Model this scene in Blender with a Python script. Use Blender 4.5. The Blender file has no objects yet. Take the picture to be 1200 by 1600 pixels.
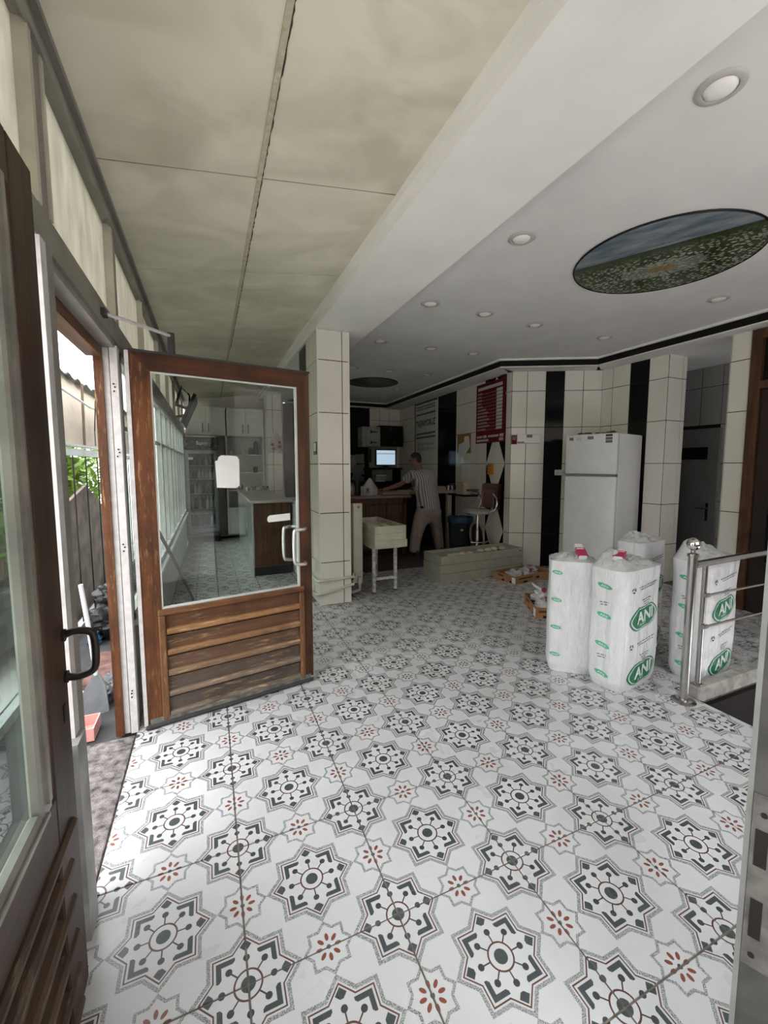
import bpy, bmesh, math, random
from mathutils import Matrix, Vector, noise
random.seed(7)
sc = bpy.context.scene
COL = sc.collection
R = math.radians
# ------------------------------------------------------------------ camera
yaw, pitch, roll = .4144, .091, .0008
fw = Vector((math.sin(yaw)*math.cos(pitch), math.cos(yaw)*math.cos(pitch), -math.sin(pitch)))
rt = Vector((math.cos(yaw), -math.sin(yaw), 0)); up = rt.cross(fw)
rt2 = rt*math.cos(roll)+up*math.sin(roll); up2 = up*math.cos(roll)-rt*math.sin(roll)
cam_d = bpy.data.cameras.new('camera'); cam = bpy.data.objects.new('camera', cam_d); COL.objects.link(cam)
m = Matrix.Identity(4)
for i in range(3):
    m[i][0], m[i][1], m[i][2] = rt2[i], up2[i], -fw[i]
m.translation = Vector((-.4991, -1.1011, 1.4155))
cam.matrix_world = m
cam_d.sensor_fit = 'VERTICAL'; cam_d.sensor_height = 36; cam_d.lens = 656.6/1600*36
cam_d.shift_x = -.01; cam_d.shift_y = -.0078; cam_d.clip_start = .02; cam_d.clip_end = 200
sc.camera = cam
# ------------------------------------------------------------------ sky and exposure
world = bpy.data.worlds.new('sky'); sc.world = world; world.use_nodes = True
bg = world.node_tree.nodes['Background']
bg.inputs['Color'].default_value = (.96, .97, 1.0, 1); bg.inputs['Strength'].default_value = 1.0
vs = sc.view_settings
vs.view_transform = 'Standard'; vs.look = 'None'; vs.gamma = 1; vs.use_curve_mapping = False
vs.exposure = 2.9
# ------------------------------------------------------------------ node helpers
class X:
    """a math expression over shader sockets"""
    def __init__(s, nt, k): s.nt, s.k = nt, k
    def op(s, o, *a):
        n = s.nt.nodes.new('ShaderNodeMath'); n.operation = o
        for i, v in enumerate((s,)+a):
            if isinstance(v, X): s.nt.links.new(v.k, n.inputs[i])
            else: n.inputs[i].default_value = v
        return X(s.nt, n.outputs[0])
    def __add__(s, o): return s.op('ADD', o)
    def __sub__(s, o): return s.op('SUBTRACT', o)
    def __mul__(s, o): return s.op('MULTIPLY', o)
    def __truediv__(s, o): return s.op('DIVIDE', o)
    def rsub(s, o): return (s*-1.0)+o
    def abs(s): return s.op('ABSOLUTE')
    def min(s, o): return s.op('MINIMUM', o)
    def max(s, o): return s.op('MAXIMUM', o)
    def gt(s, o): return s.op('GREATER_THAN', o)
    def lt(s, o): return s.op('LESS_THAN', o)
    def sqrt(s): return s.op('SQRT')
    def pw(s, o): return s.op('POWER', o)
    def band(s, a, b): return s.gt(a)*s.lt(b)
def newmat(name):
    m = bpy.data.materials.new(name); m.use_nodes = True
    nt = m.node_tree; b = nt.nodes['Principled BSDF']
    return m, nt, b
def mixc(nt, fac, a, b):
    n = nt.nodes.new('ShaderNodeMix'); n.data_type = 'RGBA'
    for v, i in ((fac, 0), (a, 6), (b, 7)):
        if isinstance(v, X): v = v.k
        if isinstance(v, (int, float)): n.inputs[i].default_value = v
        elif isinstance(v, tuple): n.inputs[i].default_value = (*v, 1)
        else: nt.links.new(v, n.inputs[i])
    return n.outputs[2]
def coords(nt, kind='Object', scale=(1, 1, 1)):
    t = nt.nodes.new('ShaderNodeTexCoord'); mp = nt.nodes.new('ShaderNodeMapping')
    nt.links.new(t.outputs[kind], mp.inputs[0]); mp.inputs['Scale'].default_value = scale
    return mp.outputs[0]
def noise_n(nt, vec, scale, detail=4, rough=.55):
    n = nt.nodes.new('ShaderNodeTexNoise'); n.inputs['Scale'].default_value = scale
    n.inputs['Detail'].default_value = detail; n.inputs['Roughness'].default_value = rough
    if vec is not None: nt.links.new(vec, n.inputs['Vector'])
    return X(nt, n.outputs[0])
def ramp(nt, fac, a, b):
    n = nt.nodes.new('ShaderNodeMapRange'); n.inputs[1].default_value = a; n.inputs[2].default_value = b
    nt.links.new(fac.k, n.inputs[0]); return X(nt, n.outputs[0])
def bump(nt, b, h, strength=.3, dist=.01):
    n = nt.nodes.new('ShaderNodeBump'); n.inputs['Strength'].default_value = strength; n.inputs['Distance'].default_value = dist
    nt.links.new(h.k, n.inputs['Height']); nt.links.new(n.outputs[0], b.inputs['Normal'])
def plain(name, col, rough=.5, metal=0, var=.12, scale=6, bumpy=0, spec=.5, coat=0):
    """plain colour with a little dirt"""
    m, nt, b = newmat(name)
    v = coords(nt); n = noise_n(nt, v, scale, 5)
    dk = tuple(c*(1-var*2) for c in col)
    nt.links.new(mixc(nt, ramp(nt, n, .35, .7), tuple(min(1, c*(1+var*.4)) for c in col), dk), b.inputs['Base Color'])
    b.inputs['Roughness'].default_value = rough; b.inputs['Metallic'].default_value = metal
    b.inputs['Specular IOR Level'].default_value = spec; b.inputs['Coat Weight'].default_value = coat
    if bumpy: bump(nt, b, noise_n(nt, v, scale*8, 3), bumpy)
    return m
def wood(name, base, dark, light, along=2, wear=.5, rough=.5, grain=1.0):
    """brown stained wood: grain, blotches and pale scratches where the stain has worn off"""
    m, nt, b = newmat(name)
    s = [26*grain, 26*grain, 26*grain]; s[along] = 1.6*grain
    g = noise_n(nt, coords(nt, scale=tuple(s)), 1.0, 6, .65)
    c = mixc(nt, ramp(nt, g, .34, .66), dark, base)
    bl = noise_n(nt, coords(nt), 4.5, 5, .6)
    c = mixc(nt, ramp(nt, bl, .48, .72)*.65, c, tuple(x*.45 for x in dark))
    s2 = [75, 75, 75]; s2[along] = 9
    w = noise_n(nt, coords(nt, scale=tuple(s2)), 1.0, 5, .7); area = noise_n(nt, coords(nt), 2.6, 4, .6)
    k = ramp(nt, w, .60-.10*wear, .74-.08*wear)*ramp(nt, area, .62-.30*wear, .74-.2*wear)
    c = mixc(nt, k*min(1, wear*1.5), c, light)
    s3 = [14, 14, 14]; s3[along] = 40
    f = noise_n(nt, coords(nt, scale=tuple(s3)), 1.3, 4, .7)
    c = mixc(nt, ramp(nt, f, .68, .76)*ramp(nt, area, .45, .6)*wear, c, light)
    nt.links.new(c, b.inputs['Base Color']); b.inputs['Roughness'].default_value = rough; b.inputs['Specular IOR Level'].default_value = .3
    bump(nt, b, g, .35, .004)
    return m
def thin_glass(name, tint=(.93, .97, .95), haze=0.0, refl=1.0):
    m, nt, b = newmat(name); nt.nodes.remove(b)
    out = nt.nodes['Material Output']
    tr = nt.nodes.new('ShaderNodeBsdfTransparent'); tr.inputs[0].default_value = (*tint, 1)
    gl = nt.nodes.new('ShaderNodeBsdfAnisotropic'); gl.inputs['Roughness'].default_value = .0; gl.inputs['Color'].default_value = (1, 1, 1, 1)
    lw = nt.nodes.new('ShaderNodeLayerWeight'); lw.inputs[0].default_value = .5
    fac = (X(nt, lw.outputs['Facing']).pw(5.0)*.9+.035)*refl
    mx = nt.nodes.new('ShaderNodeMixShader'); nt.links.new(fac.k, mx.inputs[0])
    nt.links.new(tr.outputs[0], mx.inputs[1]); nt.links.new(gl.outputs[0], mx.inputs[2])
    last = mx.outputs[0]
    if haze:
        df = nt.nodes.new('ShaderNodeBsdfDiffuse'); df.inputs[0].default_value = (.8, .83, .82, 1)
        m2 = nt.nodes.new('ShaderNodeMixShader'); m2.inputs[0].default_value = haze
        nt.links.new(last, m2.inputs[1]); nt.links.new(df.outputs[0], m2.inputs[2]); last = m2.outputs[0]
    nt.links.new(last, out.inputs[0])
    return m
def frosted(name, col):
    m, nt, b = newmat(name); nt.nodes.remove(b); out = nt.nodes['Material Output']
    v = coords(nt, scale=(3, 3, 1)); n = noise_n(nt, v, 4, 5)
    c = mixc(nt, ramp(nt, n, .3, .75), col, tuple(x*.72 for x in col))
    tl = nt.nodes.new('ShaderNodeBsdfTranslucent'); df = nt.nodes.new('ShaderNodeBsdfDiffuse')
    nt.links.new(c, tl.inputs[0]); nt.links.new(c, df.inputs[0])
    mx = nt.nodes.new('ShaderNodeMixShader'); mx.inputs[0].default_value = .55
    nt.links.new(tl.outputs[0], mx.inputs[1]); nt.links.new(df.outputs[0], mx.inputs[2]); nt.links.new(mx.outputs[0], out.inputs[0])
    return m
def emit(name, col, s):
    m, nt, b = newmat(name); b.inputs['Base Color'].default_value = (*col, 1)
    b.inputs['Emission Color'].default_value = (*col, 1); b.inputs['Emission Strength'].default_value = s
    return m
# ------------------------------------------------------------------ mesh helpers
W = {}
I4 = Matrix.Identity(4)
def mw(o): return W.get(o.name, I4) if o else I4
def smooth_path(pts, n=4):
    P = [Vector(p) for p in pts]; out = []
    for i in range(len(P)-1):
        a, b, c, d = P[max(i-1, 0)], P[i], P[i+1], P[min(i+2, len(P)-1)]
        for k in range(n):
            t = k/n; out.append(.5*((2*b)+(c-a)*t+(2*a-5*b+4*c-d)*t*t+(3*b-a-3*c+d)*t**3))
    return out+[P[-1]]
class MB:
    def __init__(s, M=None): s.v, s.f, s.mi, s.M = [], [], [], (M or I4)
    def add(s, vs, fs, mi=0, M=None):
        T = s.M @ M if M else s.M; n = len(s.v)
        s.v += [T @ Vector(p) for p in vs]; s.f += [tuple(i+n for i in f) for f in fs]; s.mi += [mi]*len(fs)
        return s
    def box(s, x0, x1, y0, y1, z0, z1, mi=0, M=None):
        vs = [(x, y, z) for z in (z0, z1) for y in (y0, y1) for x in (x0, x1)]
        return s.add(vs, [(0, 2, 3, 1), (4, 5, 7, 6), (0, 1, 5, 4), (2, 6, 7, 3), (0, 4, 6, 2), (1, 3, 7, 5)], mi, M)
    def cbox(s, x0, x1, y0, y1, z0, z1, b=.005, mi=0, M=None, seg=1):
        bm = bmesh.new(); bmesh.ops.create_cube(bm, size=1)
        for v in bm.verts: v.co = Vector(((x0+x1)/2+v.co.x*(x1-x0), (y0+y1)/2+v.co.y*(y1-y0), (z0+z1)/2+v.co.z*(z1-z0)))
        bmesh.ops.bevel(bm, geom=bm.edges[:], offset=b, segments=seg, affect='EDGES', profile=.5)
        bm.verts.index_update()
        s.add([v.co.copy() for v in bm.verts], [tuple(v.index for v in f.verts) for f in bm.faces], mi, M); bm.free(); return s
    def prism(s, poly, z0, z1, mi=0, M=None):
        n = len(poly)
        vs = [(x, y, z0) for x, y in poly]+[(x, y, z1) for x, y in poly]
        a = sum(poly[i][0]*poly[(i+1) % n][1]-poly[(i+1) % n][0]*poly[i][1] for i in range(n))
        idx = list(range(n)) if a > 0 else list(range(n))[::-1]
        fs = [tuple(idx[::-1]), tuple(i+n for i in idx)]
        for k in range(n):
            i, j = idx[k], idx[(k+1) % n]; fs.append((i, j, j+n, i+n))
        return s.add(vs, fs, mi, M)
    def tube(s, pts, rad, n=8, mi=0, closed=False, M=None):
        P = [Vector(p) for p in pts]; k = len(P); rr = rad if isinstance(rad, (list, tuple)) else [rad]*k
        vs, fs = [], []; prev = None
        for i in range(k):
            if closed: t = P[(i+1) % k]-P[i-1]
            else: t = (P[min(i+1, k-1)]-P[max(i-1, 0)])
            t.normalize()
            if prev is None:
                a = Vector((0, 0, 1)) if abs(t.z) < .9 else Vector((1, 0, 0)); u = t.cross(a).normalized()
            else: u = (prev-t*prev.dot(t)).normalized()
            w = t.cross(u); prev = u
            vs += [P[i]+(u*math.cos(2*math.pi*j/n)+w*math.sin(2*math.pi*j/n))*rr[i] for j in range(n)]
        for i in range(k if closed else k-1):
            b = ((i+1) % k)*n
            for j in range(n): fs.append((i*n+j, i*n+(j+1) % n, b+(j+1) % n, b+j))
        if not closed: fs += [tuple(range(n))[::-1], tuple(range((k-1)*n, k*n))]
        return s.add(vs, fs, mi, M)
    def lathe(s, prof, n=24, c=(0, 0, 0), mi=0, M=None):
        vs, fs = [], []; k = len(prof)
        for r, z in prof:
            vs += [(c[0]+r*math.cos(2*math.pi*j/n), c[1]+r*math.sin(2*math.pi*j/n), c[2]+z) for j in range(n)]
        for i in range(k-1):
            for j in range(n): fs.append((i*n+j, i*n+(j+1) % n, (i+1)*n+(j+1) % n, (i+1)*n+j))
        fs += [tuple(range(n))[::-1], tuple(range((k-1)*n, k*n))]
        return s.add(vs, fs, mi, M)
    def grid(s, fn, nu, nv, mi=0, M=None, wrap=False):
        vs = [fn(i/nu, j/nv) for j in range(nv+1) for i in range(nu+(0 if wrap else 1))]
        w = nu if wrap else nu+1; fs = []
        for j in range(nv):
            for i in range(nu):
                i2 = (i+1) % w if wrap else i+1
                fs.append((j*w+i, j*w+i2, (j+1)*w+i2, (j+1)*w+i))
        return s.add(vs, fs, mi, M)
    def mesh(s, name, mats, inv=I4, smooth=False):
        me = bpy.data.meshes.new(name); me.from_pydata([inv @ v for v in s.v], [], s.f)
        if not isinstance(mats, (list, tuple)): mats = [mats]
        for t in mats: me.materials.append(t)
        if len(mats) > 1: me.polygons.foreach_set('material_index', s.mi)
        if smooth:
            me.polygons.foreach_set('use_smooth', [True]*len(me.polygons))
            try: me.set_sharp_from_angle(angle=R(smooth if smooth > 1 else 45))
            except Exception: pass
        me.update(); return me
    def build(s, name, mats, parent=None, smooth=False):
        P = mw(parent); me = s.mesh(name, mats, P.inverted(), smooth)
        o = bpy.data.objects.new(name, me); COL.objects.link(o); o.parent = parent; W[o.name] = P
        return o
def piece(name, me, parent, M):
    o = bpy.data.objects.new(name, me); COL.objects.link(o); o.parent = parent
    o.matrix_basis = mw(parent).inverted() @ M; W[o.name] = M; return o
def tag(o, label=None, cat=None, group=None, kind=None):
    if label: o['label'] = label
    if cat: o['category'] = cat
    if group: o['group'] = group
    if kind: o['kind'] = kind
    return o
def TR(x, y, z, rz=0): return Matrix.Translation((x, y, z)) @ Matrix.Rotation(R(rz), 4, 'Z')
def thing(name, label, cat, loc=(0, 0, 0), rz=0, group=None, kind=None):
    o = bpy.data.objects.new(name, None); COL.objects.link(o); o.empty_display_size = .1
    o.matrix_basis = TR(*loc, rz); W[o.name] = TR(*loc, rz)
    return tag(o, label, cat, group, kind)
def struct(name, label=None, loc=(0, 0, 0), rz=0): return thing(name, label, None, loc, rz, None, 'structure')
def single(o, label, cat, group=None):
    """a thing that is one mesh: put its origin at its base"""
    return tag(o, label, cat, group)
_txt = {}
def text_geo(body, size=1.0, bold=0.0):
    """flat glyph outlines as (verts2d, faces), centred"""
    k = (body, bold)
    if k not in _txt:
        cu = bpy.data.curves.new('t', 'FONT'); cu.body = body; cu.size = 1; cu.align_x = 'CENTER'; cu.align_y = 'CENTER'; cu.offset = bold; cu.resolution_u = 3
        ob = bpy.data.objects.new('t', cu); COL.objects.link(ob); bpy.context.view_layer.update()
        me = bpy.data.meshes.new_from_object(ob.evaluated_get(bpy.context.evaluated_depsgraph_get()))
        vs = [(v.co.x, v.co.y) for v in me.vertices]; fs = [tuple(p.vertices) for p in me.polygons]
        bpy.data.objects.remove(ob); bpy.data.curves.remove(cu); bpy.data.meshes.remove(me)
        xs = [v[0] for v in vs]; ys = [v[1] for v in vs]; cx, cy = (min(xs)+max(xs))/2, (min(ys)+max(ys))/2
        _txt[k] = ([(x-cx, y-cy) for x, y in vs], fs, max(xs)-min(xs), max(ys)-min(ys))
    v, f, w, h = _txt[k]
    return [(x*size, y*size) for x, y in v], f, w*size, h*size
def text_fit(body, w, h, bold=0.0):
    v, f, ww, hh = text_geo(body, 1, bold)
    return [(x*w/ww, y*h/hh) for x, y in v], f
# ------------------------------------------------------------------ materials
def floor_mat(T):
    m, nt, b = newmat('patterned_tile')
    tc = nt.nodes.new('ShaderNodeTexCoord'); sp = nt.nodes.new('ShaderNodeSeparateXYZ'); nt.links.new(tc.outputs['Object'], sp.inputs[0])
    a = (X(nt, sp.outputs[0])/T).abs(); c = (X(nt, sp.outputs[1])/T).abs()
    k = (a+c).gt(.5); k1 = k.rsub(1.0)
    sx = a*k1+a.rsub(.5)*k; sy = c*k1+c.rsub(.5)*k
    x = sx.max(sy); y = sx.min(sy)
    dd = x.min((x+y)*.70711); r = (x*x+y*y).sqrt()
    geo = nt.nodes.new('ShaderNodeNewGeometry')
    sn = noise_n(nt, geo.outputs['Position'], 420, 2)
    speck = ramp(nt, sn, .42, .56)
    star_out = dd.band(.213, .236)
    maroon = dd.band(.194, .203)
    brk = x.band(.150, .181)*y.gt(.068)*(x+y).gt(.232)
    sq = ((x-.226).abs()+y).lt(.037)*(r.gt(.20))
    ring = r.band(.076, .087)
    disc = r.lt(.044)
    def dist(px, py): return ((x-px)*(x-px)+(y-py)*(y-py)).sqrt()
    dots = dist(.152, 0).lt(.0205).max(dist(.1075, .1075).lt(.0205))
    stem = (y.lt(.0045).max((x-y).lt(.0064)))*r.band(.085, .15)
    fx = x.rsub(.5); p = fx.max(y); q = fx.min(y).abs()
    fd = p.min((p+q)*.70711); fr = (p*p+q*q).sqrt()
    fout = fd.band(.101, .119)
    def ell(ax, ay, la, lb, c45):
        if c45: e, g = (p+q)*.70711, (p-q)*.70711
        else: e, g = p, q
        e = (e-ax)/la; return (e*e+(g/lb)*(g/lb)).lt(1.0)
    petal = ell(.062, 0, .024, .0125, False).max(ell(.062, 0, .024, .0125, True))
    fdot = fr.lt(.015)
    pos = noise_n(nt, geo.outputs['Position'], 1.7, 5, .6); fine = noise_n(nt, geo.outputs['Position'], 60, 3)
    white = mixc(nt, ramp(nt, pos, .35, .75), (.55, .56, .57), (.45, .45, .445))
    slate = mixc(nt, fine, (.034, .043, .045), (.075, .086, .086))
    c1 = mixc(nt, (star_out.max(fout))*(speck*.85+.12), white, (.09, .098, .095))
    c1 = mixc(nt, maroon.max(ring), c1, (.095, .042, .034))
    c1 = mixc(nt, brk.max(sq).max(disc).max(fdot), c1, slate)
    c1 = mixc(nt, dots.max(stem), c1, (.05, .05, .052))
    c1 = mixc(nt, petal, c1, (.19, .062, .038))
    nt.links.new(c1, b.inputs['Base Color'])
    rg = noise_n(nt, geo.outputs['Position'], 5, 4)
    nt.links.new((ramp(nt, rg, .3, .8)*.22+.24).k, b.inputs['Roughness'])
    b.inputs['Specular IOR Level'].default_value = .45
    return m
T = .45
M_FLOOR = floor_mat(T)
M_GROUT = plain('floor_grout', (.17, .145, .12), .9, var=.3, scale=20)
M_WGROUT = plain('wall_grout', (.03, .026, .022), .9, spec=.1)
def tile_mat(name, c1, c2, rough):
    m, nt, b = newmat(name); v = coords(nt); n = noise_n(nt, v, 3, 6, .6)
    g = nt.nodes.new('ShaderNodeObjectInfo'); rnd = X(nt, g.outputs['Random'])
    nt.links.new(mixc(nt, ramp(nt, n, .3, .75)*.7+rnd*.3, c1, c2), b.inputs['Base Color'])
    b.inputs['Roughness'].default_value = rough; bump(nt, b, noise_n(nt, v, 9, 3), .04, .01); return m
M_TILE = tile_mat('cream_glazed_tile', (.82, .785, .715), (.72, .685, .615), .16)
M_BTILE = tile_mat('black_glazed_tile', (.005, .005, .006), (.009, .009, .011), .10)
M_BTILE.node_tree.nodes['Principled BSDF'].inputs['Specular IOR Level'].default_value = .18
M_GTILE = tile_mat('grey_glazed_tile', (.40, .40, .38), (.33, .33, .31), .2)
M_PLASTER = plain('painted_plaster', (.86, .84, .795), .8, var=.04, scale=2)
M_PLASTER2 = plain('painted_plaster_ceiling', (.74, .715, .69), .8, var=.05, scale=2)
M_BLACK = plain('black_gloss_paint', (.006, .006, .006), .45, spec=.2)
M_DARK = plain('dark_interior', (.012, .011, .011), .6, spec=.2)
M_WHITE = plain('white_lacquer', (.72, .72, .70), .35, var=.05)
M_WHITEG = plain('white_enamel', (.83, .84, .84), .25, var=.03, coat=.3)
M_ALU = plain('grey_painted_metal', (.24, .225, .195), .5, var=.15, scale=5)
M_ALUW = plain('worn_white_profile', (.56, .54, .53), .5, var=.10, scale=30)
M_ALUM = plain('pale_window_profile', (.55, .58, .56), .4, var=.1)
M_STEEL = plain('stainless_steel', (.42, .405, .385), .25, 1, var=.06, scale=10)
M_CHROME = plain('chrome', (.72, .71, .69), .12, 1, var=.03)
M_HANDLE = plain('brushed_aluminium', (.70, .71, .71), .32, .85, var=.05)
M_IRON = plain('black_iron', (.03, .026, .024), .4, .6, var=.2)
M_WOODV = wood('worn_brown_wood_upright', (.14, .047, .014), (.052, .018, .007), (.42, .24, .105), 2, .65)
M_WOODX = wood('worn_brown_wood_level', (.15, .062, .026), (.062, .026, .012), (.52, .33, .17), 0, .45)
M_WOODTOP = wood('red_brown_wood_level', (.098, .031, .011), (.040, .014, .006), (.36, .22, .12), 0, .15)
M_SLAT = wood('weathered_slat_wood', (.22, .098, .038), (.09, .04, .018), (.48, .30, .14), 0, .7, .6, 1.4)
M_SLATY = wood('shaded_leaf_slat_wood', (.105, .070, .046), (.05, .034, .024), (.34, .26, .18), 1, .5, .6, 1.4)  # near leaf stands unlit: its shade is put into darker slat wood
M_LEAFV = wood('shaded_leaf_stile_wood', (.060, .032, .018), (.028, .016, .010), (.30, .21, .14), 2, .4)  # stile and rail colours carry the near leaf's shade too
M_LEAFY = wood('shaded_leaf_rail_wood', (.070, .040, .024), (.034, .020, .013), (.26, .19, .13), 1, .2)
M_VENEER = wood('walnut_veneer', (.165, .088, .05), (.06, .03, .018), (.26, .16, .095), 2, .35, .4, .8)
M_CDOOR = wood('counter_wood_front', (.12, .052, .03), (.045, .02, .012), (.18, .10, .06), 2, .2, .45, .9)
M_BROWNF = wood('brown_door_frame_wood', (.135, .062, .032), (.06, .03, .017), (.2, .11, .07), 2, .1, .4)
M_BEIGE = plain('dough_box_plastic', (.55, .53, .42), .55, var=.13, scale=8)
M_GREENB = plain('grey_green_box_plastic', (.37, .37, .295), .6, var=.08, scale=8)
M_CREAM = plain('cream_worktop', (.55, .49, .38), .5, var=.12)
M_CARD = plain('brown_cardboard', (.36, .185, .085), .85, var=.12, scale=12)
M_CARDD = plain('dark_print_brown', (.10, .045, .022), .85)
def plastic_bag(name, col, tl=.3, rough=.28):
    m, nt, b = newmat(name); v = coords(nt)
    n = noise_n(nt, coords(nt, scale=(7, 7, 2.2)), 3, 6, .65)
    nt.links.new(mixc(nt, ramp(nt, n, .35, .72), col, tuple(c*.86 for c in col)), b.inputs['Base Color'])
    b.inputs['Roughness'].default_value = rough; b.inputs['Coat Weight'].default_value = .25; b.inputs['Coat Roughness'].default_value = .2
    b.inputs['Subsurface Weight'].default_value = 0
    bump(nt, b, n, .8, .03)
    return m
M_BAG = plastic_bag('white_plastic_wrap', (.86, .86, .88))
M_BAG2 = plastic_bag('thin_carrier_plastic', (.66, .64, .66))
M_TRASH = plastic_bag('black_rubbish_plastic', (.012, .012, .014), rough=.2)
M_CLEAR = plastic_bag('milky_bag_top_film', (.62, .64, .64), rough=.2)
M_LOGO = plain('green_print', (.012, .19, .085), .4, var=.05)
M_LOGOL = plain('pale_green_print', (.10, .50, .30), .4, var=.05)
M_LOGOW = plain('pale_letter_print', (.70, .78, .74), .4, var=.02)
M_INK = plain('grey_ink_print', (.16, .16, .17), .6)
M_INKB = plain('black_ink_print', (.02, .02, .02), .6)
M_PINKP = plain('dark_pink_print', (.45, .03, .10), .4)
M_GLASS = thin_glass('clear_door_glass', (.95, .965, .955), .0, .35)
M_GLASSW = thin_glass('window_glass', (.70, .735, .705), .0, .5)
M_GLASSN = thin_glass('near_leaf_glass', (.60, .66, .64), .0, 1.1)
M_GLASSC = thin_glass('cooler_glass', (.80, .84, .83), .02)
M_FROST = frosted('frosted_transom_panel', (.70, .685, .60))
M_RUBBER = plain('dark_rubber', (.035, .034, .033), .7, var=.2)
M_MAT = plain('grey_brown_carpet', (.235, .21, .205), .98, var=.42, scale=28, bumpy=.9)
M_ASPH = plain('dark_porch_floor', (.045, .045, .047), .8, var=.2, scale=10)
M_CONC = plain('outdoor_concrete', (.72, .70, .66), .9, var=.12, scale=2)  # ground colour raised to throw more light onto the ceilings
M_LAMP = plain('unlit_lamp_diffuser', (.90, .87, .81), .5, var=.03)
M_PAPER = plain('white_paper', (.74, .74, .73), .8, var=.06)
M_LEATHER = plain('brown_leatherette', (.13, .062, .04), .4, var=.15)
M_BLUE = plain('blue_bin_liner', (.02, .10, .19), .4, var=.2)
M_BIN = plain('dark_slate_plastic', (.035, .045, .055), .5)
M_PINK = plain('pink_plastic', (.72, .33, .30), .5, var=.06)
M_DUST = plain('grey_plastic', (.20, .215, .23), .5, var=.12, scale=14)
M_POLE = plain('white_plastic_tube', (.72, .72, .73), .4, var=.04)
M_DOUGH = plain('pale_dough', (.62, .57, .45), .7, var=.05)
M_ORANGE = plain('orange_plastic', (.50, .215, .02), .5)
M_CORK = plain('tan_board', (.30, .17, .045), .8)
M_RED = plain('crimson_board', (.135, .004, .013), .6, var=.05, spec=.2)
M_LABEL = plain('pale_price_label', (.60, .58, .56), .6, var=.03)
M_GDOOR = plain('grey_painted_door', (.20, .20, .19), .5, var=.05)
M_SKIN = plain('skin', (.235, .11, .07), .55, var=.05)
M_HAIR = plain('dark_hair', (.012, .009, .008), .7)
M_TROUS = plain('beige_trouser_cloth', (.36, .30, .27), .9, var=.12, scale=14, bumpy=.3)
M_SHOE = plain('dark_shoe', (.02, .018, .016), .6)
# ================================================================== THE SETTING
# ---- floor with separate patterned tiles
floor = MB().box(-.90, 2.17, -1.6, .405, -.12, -.004).box(-.90, 5.7, .405, 8.3, -.12, -.004).build('floor', M_GROUT); tag(floor, kind='structure')
def tile_slab(w0, w1, d0, d1, th=.012):
    return MB().cbox(w0, w1, d0, d1, -th, 0, .0016)
g_ = .0028
me_full = tile_slab(-T/2+g_, T/2-g_, -T/2+g_, T/2-g_).mesh('floor_tile', M_FLOOR)
me_cut = tile_slab(-T/2+g_, T/2-.082, -T/2+g_, T/2-g_).mesh('floor_tile', M_FLOOR)
for i in range(-2, 10):
    for j in range(-2, 17):
        x, y = (i+.5)*T, (j+.5)*T
        if x > 2.2 and y < .45: continue
        if y > 4.1 and x > 1.4: continue
        if x > .55 and y > 5.6: continue
        if (i+1)*T > 4.41+.1 and y > 1.5: continue
        if .5 < x < .8 and 3.05 < y < 3.4: continue
        me = me_cut if (i == 4 and j < 1) else me_full
        piece('floor_tile', me, floor, Matrix.Translation((x, y, random.uniform(-.0006, .0006))))
kf = MB().box(1.35, 3.6, 4.05, 8.2, -.004, .004).build('floor.001', plain('dark_worn_kitchen_floor', (.085, .07, .06), .5, var=.4, scale=7)); tag(kf, kind='structure')
# stairwell pit
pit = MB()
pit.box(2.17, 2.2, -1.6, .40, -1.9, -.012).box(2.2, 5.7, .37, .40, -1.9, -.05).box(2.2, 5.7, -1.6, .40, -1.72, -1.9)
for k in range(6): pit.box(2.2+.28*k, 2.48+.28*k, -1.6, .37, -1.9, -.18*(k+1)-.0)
po = pit.build('wall_stairwell', plain('shaded_stair_stone', (.016, .012, .011), .7, spec=.2)); tag(po, kind='structure')  # shade of the stairwell put into a near-black colour
# outdoor ground + porch floor
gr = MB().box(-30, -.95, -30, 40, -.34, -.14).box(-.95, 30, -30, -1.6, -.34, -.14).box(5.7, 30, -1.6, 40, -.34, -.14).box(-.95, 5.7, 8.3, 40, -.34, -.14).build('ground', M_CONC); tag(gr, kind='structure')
pf = MB().box(-1.66, -.905, -1.4, 7.2, -.14, -.02).build('floor.002', M_ASPH); tag(pf, kind='structure')
mat_o = MB().cbox(-1.145, -.905, .42, 1.375, -.02, -.004, .004).build('door_mat', M_MAT)
tag(mat_o, 'grey brown carpet mat lying on the threshold of the open doorway', 'mat')
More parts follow.
